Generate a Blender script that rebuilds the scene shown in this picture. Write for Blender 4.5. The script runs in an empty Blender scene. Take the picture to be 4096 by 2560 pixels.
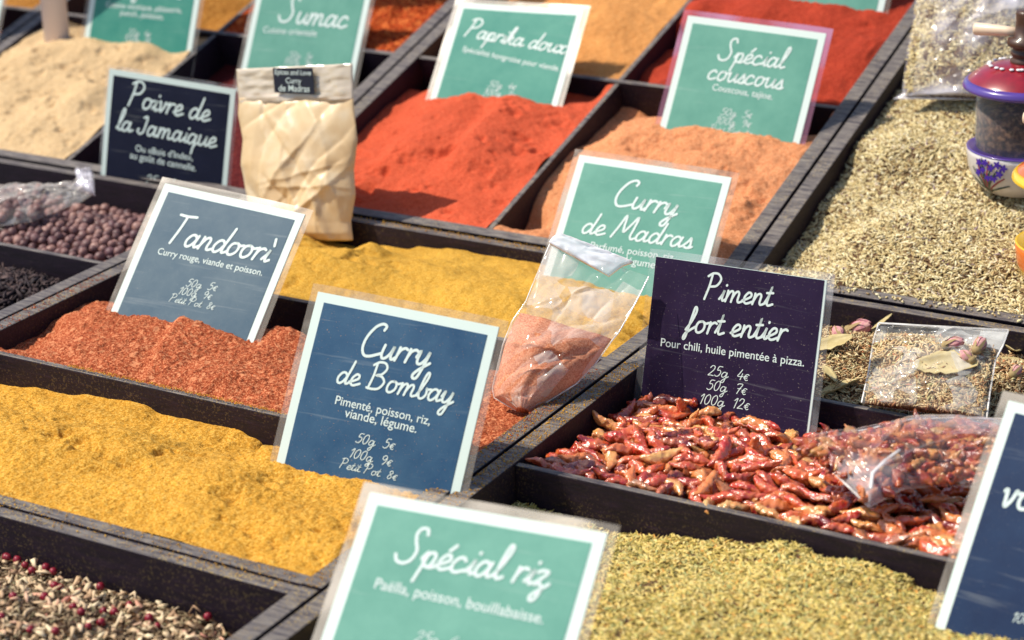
import bpy, math, random
import numpy as np
from mathutils import Vector, Matrix

rng = np.random.default_rng(7)
random.seed(7)

# ------------------------------------------------------------------ camera, world, sun, exposure
S = .53                                  # camera height over the tray rims (m)
F_PX = 2114.34                           # focal length in pixels of a 1024 wide picture
RC = np.array([[0.87035006, 0.49194872, -0.02184556], [0.160964, -0.32614075, -0.9315164],
               [-0.46538303, 0.80722901, -0.36304265]])      # rows: camera right, down, forward
CAM = np.array([0, 0, S])
TH = math.radians(15.9546)               # the rear trays are tilted up by this much
YH = 2.5012 * S                          # line where the rear trays start

scene = bpy.context.scene
cam_d = bpy.data.cameras.new('camera'); cam = bpy.data.objects.new('camera', cam_d)
scene.collection.objects.link(cam)
r_, d_, f_ = RC
cam.matrix_world = Matrix(((r_[0], -d_[0], -f_[0], CAM[0]), (r_[1], -d_[1], -f_[1], CAM[1]),
                           (r_[2], -d_[2], -f_[2], CAM[2]), (0, 0, 0, 1)))
cam_d.sensor_width = 36; cam_d.lens = F_PX / 1024 * 36
cam_d.clip_start = .05; cam_d.clip_end = 200
cam_d.dof.use_dof = True; cam_d.dof.focus_distance = 1.35; cam_d.dof.aperture_fstop = 8.4
scene.camera = cam

to_sun = Vector((-.57, -.25, .86)).normalized()
world = bpy.data.worlds.new('World'); scene.world = world; world.use_nodes = True
wn = world.node_tree; wn.nodes.clear()
sky = wn.nodes.new('ShaderNodeTexSky'); sky.sky_type = 'NISHITA'; sky.sun_disc = False
sky.sun_elevation = math.asin(to_sun.z); sky.sun_rotation = math.atan2(to_sun.x, to_sun.y)
bg = wn.nodes.new('ShaderNodeBackground'); bg.inputs['Strength'].default_value = .125
wo = wn.nodes.new('ShaderNodeOutputWorld')
wn.links.new(sky.outputs[0], bg.inputs[0]); wn.links.new(bg.outputs[0], wo.inputs[0])
sl = bpy.data.lights.new('sun', 'SUN'); sl.energy = 4.2; sl.angle = math.radians(.5); sl.color = (1, .925, .79)
so = bpy.data.objects.new('sun', sl); scene.collection.objects.link(so)
so.rotation_euler = to_sun.to_track_quat('Z', 'Y').to_euler()
scene.view_settings.view_transform = 'Standard'; scene.view_settings.look = 'None'
scene.view_settings.exposure = .32; scene.view_settings.gamma = 1

# ------------------------------------------------------------------ geometry helpers
AX = {'F': (np.array([0, 0, 0.]), np.array([0, 1., 0]), np.array([0, 0, 1.])),
      'R': (np.array([0, YH, 0.]), np.array([0, math.cos(TH), math.sin(TH)]), np.array([0, -math.sin(TH), math.cos(TH)]))}
XA = np.array([1., 0, 0])

def hit(q, P, n):
    d = RC.T @ np.array([(q[0] - 512) / F_PX, (q[1] - 320) / F_PX, 1])
    return CAM + d * (((np.array(P) - CAM) @ n) / (d @ n))
def un(q, pl='F', z=0.):
    o, y, n = AX[pl]; return hit(q, o + n * z, n)
def loc(p, pl):
    o, y, n = AX[pl]; v = np.asarray(p) - o
    return np.stack([v[..., 0], v @ y, v @ n], -1)
def wld(l, pl):
    o, y, n = AX[pl]; l = np.asarray(l, float)
    return o + l[..., :1] * XA + l[..., 1:2] * y + l[..., 2:3] * n
def proj(p):
    c = (np.asarray(p) - CAM) @ RC.T
    return np.stack([512 + F_PX * c[..., 0] / c[..., 2], 320 + F_PX * c[..., 1] / c[..., 2]], -1)

def mesh(name, V, Fc, mat, parent=None, smooth=False, origin=None):
    V = np.asarray(V, float)
    if parent is not None: V = V - np.array(parent['_o'])
    elif origin is None: origin = np.array([V[:, 0].mean(), V[:, 1].mean(), V[:, 2].min()])
    if parent is None: V = V - origin
    me = bpy.data.meshes.new(name)
    if isinstance(Fc, np.ndarray):
        k = Fc.shape[1]
        me.vertices.add(len(V)); me.vertices.foreach_set('co', V.astype(np.float32).ravel())
        me.loops.add(Fc.size); me.loops.foreach_set('vertex_index', Fc.astype(np.int32).ravel())
        me.polygons.add(len(Fc)); me.polygons.foreach_set('loop_start', np.arange(0, Fc.size, k, dtype=np.int32))
        me.update(calc_edges=True); me.validate()
    else:
        me.from_pydata([tuple(v) for v in V], [], [tuple(int(i) for i in f) for f in Fc]); me.update()
    me.materials.append(mat)
    if smooth: me.polygons.foreach_set('use_smooth', [True] * len(me.polygons))
    o = bpy.data.objects.new(name, me); scene.collection.objects.link(o)
    if parent is not None: o.parent = parent; o['_o'] = list(parent['_o'])
    else: o.location = origin; o['_o'] = [float(a) for a in origin]
    return o
def tag(o, label=None, cat=None, group=None, kind=None):
    if label: o['label'] = label
    if cat: o['category'] = cat
    if group: o['group'] = group
    if kind: o['kind'] = kind
    return o
def thing(name, label, cat, at, group=None):
    o = bpy.data.objects.new(name, None); o.empty_display_size = .02; scene.collection.objects.link(o)
    o.location = at; o['_o'] = [float(a) for a in at]
    return tag(o, label, cat, group)

class MB:
    def __init__(s): s.v = []; s.f = []
    def add(s, V, Fc):
        n = len(s.v); s.v += [tuple(p) for p in V]; s.f += [tuple(int(i) + n for i in f) for f in Fc]
    def box(s, x0, x1, y0, y1, z0, z1, pl='F', jit=0):
        L = [(x, y, z) for z in (z0, z1) for y in (y0, y1) for x in (x0, x1)]
        s.add(wld(np.array(L), pl), [(0, 2, 3, 1), (4, 5, 7, 6), (0, 1, 5, 4), (2, 6, 7, 3), (0, 4, 6, 2), (1, 3, 7, 5)])
    def build(s, name, mat, parent=None, smooth=False): return mesh(name, s.v, s.f, mat, parent, smooth)

def vnoise(x, y, seed=0):
    xi = np.floor(x).astype(np.int64); yi = np.floor(y).astype(np.int64); fx = x - xi; fy = y - yi
    def h(a, b):
        n = (a * 374761393 + b * 668265263 + seed * 1442695041) & 0xffffffff
        n = ((n ^ (n >> 13)) * 1274126177) & 0xffffffff
        return ((n ^ (n >> 16)) & 0xffff) / 65535.
    u = fx * fx * (3 - 2 * fx); v = fy * fy * (3 - 2 * fy)
    return (h(xi, yi) * (1 - u) + h(xi + 1, yi) * u) * (1 - v) + (h(xi, yi + 1) * (1 - u) + h(xi + 1, yi + 1) * u) * v
def fbm(x, y, seed=0, octv=4):
    t = 0; a = .5
    for i in range(octv): t = t + a * (vnoise(x * 2 ** i, y * 2 ** i, seed + i * 17) - .5); a *= .5
    return t * 2

# ------------------------------------------------------------------ materials
def lin(c):
    return tuple(((x / 255) / 12.92 if x / 255 <= .04045 else ((x / 255 + .055) / 1.055) ** 2.4) for x in c) + (1,)
def newmat(name):
    m = bpy.data.materials.new(name); m.use_nodes = True; t = m.node_tree
    return m, t, t.nodes['Principled BSDF'], t.nodes['Material Output']
def nd(t, ty, **kw):
    n = t.nodes.new(ty)
    for k, v in kw.items():
        if k in n.inputs: n.inputs[k].default_value = v
        else: setattr(n, k, v)
    return n
def mixc(t, fac, a, b, blend='MIX'):
    n = t.nodes.new('ShaderNodeMix'); n.data_type = 'RGBA'; n.blend_type = blend
    for i, v in ((0, fac), (6, a), (7, b)):
        if hasattr(v, 'is_linked') or hasattr(v, 'links'): t.links.new(v, n.inputs[i])
        else: n.inputs[i].default_value = v
    return n.outputs[2]
def ramp(t, src, stops):
    n = t.nodes.new('ShaderNodeValToRGB'); e = n.color_ramp.elements
    while len(e) < len(stops): e.new(.5)
    for el, (p, c) in zip(e, stops): el.position = p; el.color = c
    t.links.new(src, n.inputs[0]); return n.outputs[0]
def coords(t): return t.nodes.new('ShaderNodeTexCoord').outputs['Object']
def noise(t, sc, detail=3, rough=.6, vec=None):
    n = nd(t, 'ShaderNodeTexNoise', Scale=sc, Detail=detail, Roughness=rough)
    t.links.new(vec or coords(t), n.inputs['Vector']); return n.outputs['Fac']
def bump(t, bs, h, dist, strength=1.):
    b = nd(t, 'ShaderNodeBump', Strength=strength, Distance=dist)
    t.links.new(h, b.inputs['Height']); t.links.new(b.outputs[0], bs.inputs['Normal']); t.links.new(b.outputs[0], bs.inputs['Coat Normal']); return b
W0 = (0, 0, 0, 1); W1 = (1, 1, 1, 1)

def powder(name, base, dark, light, grain=900, patch=30, fleck=.5, bd=.0006):
    m, t, b, o = newmat(name); v = coords(t)
    n1 = noise(t, grain, 2, .7, v); n2 = noise(t, patch, 4, .6, v)
    c = ramp(t, n1, [(.32, lin(dark)), (.5, lin(base)), (.68, lin(light))])
    c2 = ramp(t, n2, [(.3, (.82, .80, .78, 1)), (.7, (1.08, 1.08, 1.08, 1))])
    c = mixc(t, 1., c, c2, 'MULTIPLY')
    vo = nd(t, 'ShaderNodeTexVoronoi', Scale=grain * .45); t.links.new(v, vo.inputs['Vector'])
    fl = ramp(t, vo.outputs['Color'], [(.80, W0), (.86, W1)])
    k = t.nodes.new('ShaderNodeMath'); k.operation = 'MULTIPLY'; k.inputs[1].default_value = fleck; t.links.new(fl, k.inputs[0])
    c = mixc(t, k.outputs[0], c, lin(light))
    t.links.new(c, b.inputs['Base Color']); b.inputs['Roughness'].default_value = .9; b.inputs['Specular IOR Level'].default_value = .15
    bump(t, b, n1, bd, .7); return m

def wood(name, dust, amount=.5):
    m, t, b, o = newmat(name); v = coords(t)
    mp = nd(t, 'ShaderNodeMapping'); mp.inputs['Scale'].default_value = (1, 6, 6); t.links.new(v, mp.inputs[0])
    n = noise(t, 60, 5, .65, mp.outputs[0]); n2 = noise(t, 700, 2, .5, v); n3 = noise(t, 25, 3, .6, v)
    c = ramp(t, n, [(.3, lin((14, 6, 17))), (.6, lin((30, 16, 32))), (.8, lin((50, 34, 52)))])
    g = t.nodes.new('ShaderNodeNewGeometry'); sp = t.nodes.new('ShaderNodeSeparateXYZ'); t.links.new(g.outputs['True Normal'], sp.inputs[0])
    up = ramp(t, sp.outputs[2], [(.5, W0), (.9, W1)])
    # rims are worn and dusty, walls only speckled
    worn = mixc(t, ramp(t, n, [(.35, W0), (.65, W1)]), lin((64, 58, 66)), lin((136, 128, 120)))
    kk = t.nodes.new('ShaderNodeMath'); kk.operation = 'MULTIPLY'; kk.inputs[1].default_value = .85; t.links.new(up, kk.inputs[0])
    c = mixc(t, kk.outputs[0], c, worn)
    spk = ramp(t, n2, [(.56, W0), (.64, W1)]); pat = ramp(t, n3, [(.42, (.15, .15, .15, 1)), (.58, W1)])
    a = t.nodes.new('ShaderNodeMath'); a.operation = 'MULTIPLY'; t.links.new(spk, a.inputs[0]); t.links.new(pat, a.inputs[1])
    a2 = t.nodes.new('ShaderNodeMath'); a2.operation = 'MULTIPLY'; t.links.new(a.outputs[0], a2.inputs[0]); a2.inputs[1].default_value = amount
    a3 = t.nodes.new('ShaderNodeMath'); a3.operation = 'MULTIPLY_ADD'; t.links.new(up, a3.inputs[0]); a3.inputs[1].default_value = .84; a3.inputs[2].default_value = .16
    a4 = t.nodes.new('ShaderNodeMath'); a4.operation = 'MULTIPLY'; t.links.new(a2.outputs[0], a4.inputs[0]); t.links.new(a3.outputs[0], a4.inputs[1])
    c = mixc(t, a4.outputs[0], c, lin(dust))
    t.links.new(c, b.inputs['Base Color']); b.inputs['Roughness'].default_value = .62; b.inputs['Specular IOR Level'].default_value = .35
    bump(t, b, n, .0006, .5); return m

def island(name, stops, rough=.8, spec=.2, objrand=False, bumpd=0, mott=None, coat=0):
    m, t, b, o = newmat(name)
    if objrand: src = t.nodes.new('ShaderNodeObjectInfo').outputs['Random']
    else: src = t.nodes.new('ShaderNodeNewGeometry').outputs['Random Per Island']
    c = ramp(t, src, [(p, lin(q)) for p, q in stops])
    if mott:
        n = noise(t, mott[0], 3, .6); c = mixc(t, ramp(t, n, [(.42, W0), (.62, W1)]), c, mixc(t, .6, c, lin(mott[1])))
    t.links.new(c, b.inputs['Base Color']); b.inputs['Roughness'].default_value = rough
    b.inputs['Specular IOR Level'].default_value = spec; b.inputs['Coat Weight'].default_value = coat; b.inputs['Coat Roughness'].default_value = .17
    if bumpd: bump(t, b, noise(t, 330, 3, .7), bumpd, 1.)
    return m
def plain(name, col, rough=.5, spec=.5, coat=0, metal=0, nz=None):
    m, t, b, o = newmat(name); c = lin(col)
    if nz:
        n = noise(t, nz[0], 4, .65); cc = ramp(t, n, [(.3, lin(nz[1])), (.7, c)]); t.links.new(cc, b.inputs['Base Color'])
    else: b.inputs['Base Color'].default_value = c
    b.inputs['Roughness'].default_value = rough; b.inputs['Specular IOR Level'].default_value = spec
    b.inputs['Coat Weight'].default_value = coat; b.inputs['Coat Roughness'].default_value = .12; b.inputs['Metallic'].default_value = metal
    return m
def film(name, haze=.16, rough=.12, bd=.002, col=(235, 240, 245), crease=38, facing=.55, patch=None, peak=1.8, facet=0, low=.35):
    """clear plastic: mostly see-through, hazy white with painted glare on the bags, glossy"""
    m, t, b, o = newmat(name); b.inputs['Base Color'].default_value = lin(col); b.inputs['Roughness'].default_value = rough
    b.inputs['Specular IOR Level'].default_value = 1.0; b.inputs['Coat Weight'].default_value = 1; b.inputs['Coat Roughness'].default_value = .06
    tr = t.nodes.new('ShaderNodeBsdfTransparent'); mx = t.nodes.new('ShaderNodeMixShader')
    lw = nd(t, 'ShaderNodeLayerWeight', Blend=.25)
    v = coords(t)
    hz = ramp(t, noise(t, patch or crease * .8, 2, .5, v), [(.46, (haze * low,) * 3 + (1,)), (.60, (min(.8, haze * peak),) * 3 + (1,))])  # white haze patches; on the bags they paint glare into the film
    if facet:
        vf = nd(t, 'ShaderNodeTexVoronoi', Scale=facet); nf_ = nd(t, 'ShaderNodeTexNoise', Scale=facet * .7, Detail=1); t.links.new(v, nf_.inputs['Vector'])
        vm = t.nodes.new('ShaderNodeVectorMath'); vm.operation = 'MULTIPLY_ADD'; t.links.new(nf_.outputs['Color'], vm.inputs[0]); vm.inputs[1].default_value = (.012,) * 3; t.links.new(v, vm.inputs[2])
        t.links.new(vm.outputs[0], vf.inputs['Vector']); fc = ramp(t, vf.outputs['Color'], [(.50, W0), (.58, (haze * 2.6,) * 3 + (1,)), (.9, (haze * 4.2,) * 3 + (1,))]); hz = mixc(t, .55, hz, fc)  # random cells of painted white haze, as glints on crinkled film
    k = t.nodes.new('ShaderNodeMath'); k.operation = 'MULTIPLY_ADD'; k.use_clamp = True
    t.links.new(lw.outputs['Facing'], k.inputs[0]); k.inputs[1].default_value = facing * .5; t.links.new(hz, k.inputs[2])
    t.links.new(k.outputs[0], mx.inputs[0]); t.links.new(tr.outputs[0], mx.inputs[1]); t.links.new(b.outputs[0], mx.inputs[2])
    t.links.new(mx.outputs[0], o.inputs[0])
    if bd:
        vo = nd(t, 'ShaderNodeTexVoronoi', Scale=crease); vo.feature = 'F1'; nn = nd(t, 'ShaderNodeTexNoise', Scale=crease * .6, Detail=2)
        t.links.new(v, nn.inputs['Vector']); va = t.nodes.new('ShaderNodeVectorMath'); va.operation = 'MULTIPLY_ADD'
        t.links.new(nn.outputs['Color'], va.inputs[0]); va.inputs[1].default_value = (.05, .05, .05); t.links.new(v, va.inputs[2])
        t.links.new(va.outputs[0], vo.inputs['Vector']); bump(t, b, vo.outputs['Distance'], bd, .8)
    return m

M = {}
M['wood_y'] = wood('dark wood with yellow dust', (172, 146, 84), .95)
M['wood_r'] = wood('dark wood with pale dust', (170, 150, 110), .55)
M['wood_t'] = wood('dark stained wood', (150, 130, 110), .3)
M['bombay'] = powder('golden curry powder', (202, 146, 48), (160, 110, 34), (226, 182, 92), 760, 26, .25, .0008)
M['yellow'] = powder('yellow curry powder', (196, 148, 54), (172, 124, 38), (214, 174, 86), 900, 22, .15)
M['tandoori'] = powder('coarse red tandoori powder', (166, 80, 46), (112, 46, 28), (222, 150, 106), 760, 30, .6, .0010)
M['paprika'] = powder('bright paprika powder', (196, 82, 52), (172, 64, 40), (212, 102, 70), 900, 24, .1, .0004)
M['cous'] = powder('pale orange spice powder', (206, 136, 92), (176, 106, 66), (226, 164, 120), 850, 24, .2, .0005)
M['tan'] = powder('orange tan spice powder', (198, 136, 76), (170, 108, 52), (214, 160, 100), 850, 24, .15, .0005)
M['red'] = powder('brick red chilli powder', (160, 54, 34), (132, 38, 24), (180, 72, 46), 850, 24, .1, .0004)
M['ginger'] = powder('beige ginger powder', (200, 170, 128), (176, 144, 102), (214, 188, 150), 850, 22, .1, .0004)
M['sumac'] = powder('dark burgundy sumac', (84, 22, 26), (48, 8, 14), (120, 50, 44), 700, 30, .5)
M['ochre'] = powder('brown ochre powder', (158, 104, 40), (116, 70, 24), (190, 140, 70), 800, 30, .4)
M['clove'] = island('dark cloves', [(0, (34, 24, 28)), (.5, (52, 38, 40)), (.85, (74, 56, 54)), (1, (108, 88, 84))], .7, .3)
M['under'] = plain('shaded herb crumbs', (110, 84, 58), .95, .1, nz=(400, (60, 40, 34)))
M['thyme'] = island('dried thyme leaves', [(0, (120, 92, 66)), (.15, (176, 150, 104)), (.35, (202, 182, 130)), (.75, (224, 208, 160)), (.96, (240, 230, 194)), (1, (120, 84, 110))], .75, .25)
M['herb'] = island('dried green herb mix', [(0, (140, 120, 62)), (.18, (172, 158, 84)), (.4, (222, 194, 108)), (.7, (234, 212, 142)), (.86, (166, 172, 112)), (1, (220, 158, 76))], .75, .25)
M['tea'] = island('brown herbal tea cuttings', [(0, (110, 78, 56)), (.2, (170, 132, 92)), (.45, (206, 178, 130)), (.8, (230, 212, 168)), (.92, (176, 170, 122)), (1, (196, 116, 76))], .75, .2)
M['chip'] = island('pale dried root chips', [(0, (176, 140, 108)), (.35, (214, 186, 148)), (.75, (234, 214, 176)), (.9, (222, 176, 146)), (1, (196, 130, 112))], .7, .3)
M['mixdark'] = island('grey green herb cuttings', [(0, (84, 66, 58)), (.4, (128, 108, 84)), (.75, (186, 160, 126)), (1, (132, 128, 96))], .8, .2)
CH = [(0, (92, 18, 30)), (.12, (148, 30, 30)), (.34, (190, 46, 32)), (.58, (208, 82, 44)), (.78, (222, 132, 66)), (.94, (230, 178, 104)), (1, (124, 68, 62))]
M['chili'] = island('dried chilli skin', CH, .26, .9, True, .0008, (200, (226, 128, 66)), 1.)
M['chili_i'] = island('dried chilli skin in the heap', [(p, tuple(int(v * .8) for v in q)) for p, q in CH], .34, .8, False, .0008, (200, (200, 120, 60)), .2)  # skin colours darkened to paint shade into gaps of the lower layer
AL = [(0, (84, 56, 58)), (.5, (126, 90, 86)), (.85, (154, 116, 106)), (1, (104, 72, 76))]
M['allspice'] = island('brown allspice berry', AL, .5, .4, True, .0005)
M['allspice_i'] = island('brown allspice berries', AL, .5, .4, False, .0005)
M['pink'] = plain('pink pepper', (146, 22, 44), .45, .4, .1, nz=(300, (110, 14, 34)))
M['petal'] = plain('pink rose petals', (190, 104, 130), .7, .2, nz=(350, (216, 178, 160)))
M['sepal'] = plain('dry rose sepals', (160, 138, 96), .7, .2)
M['leaf'] = plain('dry bay leaf', (206, 190, 142), .6, .3, nz=(80, (176, 156, 104)))
M['card'] = plain('white laminated paper', (206, 220, 212), .5, .2)
M['ink'] = plain('pale printed lettering', (206, 220, 214), .5, .2)
M['sleeve'] = film('laminating plastic', .40, .25, 0, (190, 178, 160), 20, .3, 20, 1.5)
M['sleeve_clear'] = film('clear laminating plastic', .12, .2, 0, (226, 224, 226), 20, .3)
M['sleeve_pink'] = film('tinted laminating plastic', .42, .25, 0, (196, 130, 160), 20, .35)
def panel(name, a, b_, speck=.5, dustc=(190, 180, 160)):
    m, t, b, o = newmat(name); v = coords(t)
    n = noise(t, 26, 5, .7, v); mp = nd(t, 'ShaderNodeMapping'); mp.inputs['Scale'].default_value = (12, 60, 260); t.links.new(v, mp.inputs[0])
    n2 = noise(t, 1.2, 3, .6, mp.outputs[0]); n3 = noise(t, 1500, 1, .5, v)
    c = ramp(t, n, [(.25, lin(a)), (.75, lin(b_))])
    c = mixc(t, ramp(t, n2, [(.62, W0), (.8, (.16, .16, .16, 1))]), c, lin((200, 205, 200)))
    c = mixc(t, ramp(t, n3, [(.73, W0), (.78, (speck, speck, speck, 1))]), c, lin(dustc))
    t.links.new(c, b.inputs['Base Color']); b.inputs['Roughness'].default_value = .55
    b.inputs['Specular IOR Level'].default_value = .16
    return m
M['navy'] = panel('slate blue print', (30, 60, 94), (52, 80, 108), .35, (190, 160, 120))
M['navy_y'] = panel('blue print with curry specks', (34, 70, 102), (62, 94, 120), .7, (214, 160, 80))
M['slate'] = panel('grey slate print', (60, 86, 104), (92, 110, 120), .3)
M['deep'] = panel('deep navy print', (14, 34, 66), (28, 52, 84), .3)
M['black'] = panel('near black blue print', (12, 16, 36), (22, 26, 48), .2)
M['purple'] = panel('dark purple print', (30, 16, 44), (44, 30, 60), .8)
M['teal'] = panel('teal green print', (84, 142, 126), (108, 162, 144), .15)
M['teal_d'] = panel('deeper teal print', (48, 126, 112), (84, 148, 130), .1)

# ------------------------------------------------------------------ ground and table
g = MB(); g.box(-30, 30, -30, 40, -.96, -.95); tag(g.build('ground', plain('grey paving', (120, 112, 108), .9, .2, nz=(3, (92, 86, 84)))), kind='structure')
tb = thing('market_table', 'dark covered table carrying the wooden spice trays, glimpsed in the gaps between them', 'table', (-.8, .7, -.95))
m_cl = plain('black table cover', (16, 12, 18), .9, .1, nz=(60, (10, 8, 12)))
b_ = MB(); b_.box(-2.0, .1, .42, YH - .02, -.10, -.078); b_.build('table_top', m_cl, tb)
b_ = MB(); b_.box(-2.0, .1, .03, 1.0, -.12, -.09, 'R'); b_.build('sloping_shelf', m_cl, tb)
for x in (-1.95, .03):
    for y in (.45, 1.20):
        b_ = MB(); b_.box(x, x + .04, y, y + .04, -.95, -.1); b_.build('leg', m_cl, tb)
    b_ = MB(); b_.box(x, x + .04, 2.0, 2.04, -.95, .035); b_.build('leg', m_cl, tb)

# ------------------------------------------------------------------ wooden trays
CW = .2120
XG = [-1.4257, -1.2137, -1.0017, -.7897, -.5777, -.1537]      # tray gap / divider lines
D = .062                                                     # tray depth
def tray(label, pl, x0, x1, y0, y1, mat, div_y=(), div_x=(), t=.0125, tf=.0095, group='dark wooden spice trays side by side'):
    """an open box; div_y/div_x are low thin partitions"""
    e = .0012
    root = thing('wooden_tray', label, 'tray', wld([(x0 + x1) / 2, (y0 + y1) / 2, -D - .008], pl), group)
    def wl(n, *a):
        b = MB(); b.box(*a, pl); o = b.build(n, mat, root)
        md = o.modifiers.new('edge', 'BEVEL'); md.width = .0008; md.segments = 2
    x0 += e; x1 -= e; y0 += e; y1 -= e
    wl('side_wall', x0, x0 + t, y0, y1, -D - .006, 0); wl('side_wall', x1 - t, x1, y0, y1, -D - .006, 0)
    wl('end_wall', x0 + t, x1 - t, y0, y0 + tf, -D - .006, -.0006); wl('end_wall', x0 + t, x1 - t, y1 - tf, y1, -D - .006, -.0006)
    wl('base', x0 + t, x1 - t, y0 + tf, y1 - tf, -D - .004, -D)
    for y in div_y: wl('divider', x0 + t, x1 - t, y - .0026, y + .0026, -D, -.0014)
    for x, ya, yb in div_x: wl('divider', x - .0024, x + .0024, ya, yb, -D, -.0026)
    return root
F1, F2, F3, F2C = .797, .976, 1.1486, .980
R2 = .2434
BK = YH - .003                                                # back of the front boxes
tray('long two row tray of golden curry, red tandoori and yellow curry, in the middle', 'F', XG[2], XG[4], F1, BK, M['wood_y'], (F2, F3))
tray('tray in the bottom left corner holding root chips and pink peppercorns', 'F', XG[2], XG[4], F1 - .34, F1, M['wood_y'], (), ())
tray('tray on the right holding dried chillies between green herbs and tea', 'F', XG[4], XG[5], .60, BK, M['wood_y'], (F2C, F3))
tray('tray at the left edge holding black cloves and allspice berries', 'F', XG[0], XG[2], .80, BK, M['wood_t'], (F3,))
RB = .68
tray('rear tray with bright paprika and pale orange couscous spice in its front cells', 'R', XG[2], XG[4], 0, RB, M['wood_r'], (R2,),
     [(XG[3], .0095, R2 - .0026), (XG[3], R2 + .0026, RB - .0095)])
tray('rear left tray with beige ginger powder and dark red sumac', 'R', XG[0], XG[2], 0, RB, M['wood_t'], (R2,),
     [(XG[1], .0095, R2 - .0026), (XG[1], R2 + .0026, RB - .0095)])
tray('rear right undivided tray filled with dried thyme', 'R', XG[4], XG[5], 0, RB, M['wood_r'])
tray('nearly hidden dark tray at the top left corner of the display', 'R', XG[0] - .424, XG[0], 0, RB, M['wood_t'], (R2,))

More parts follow.
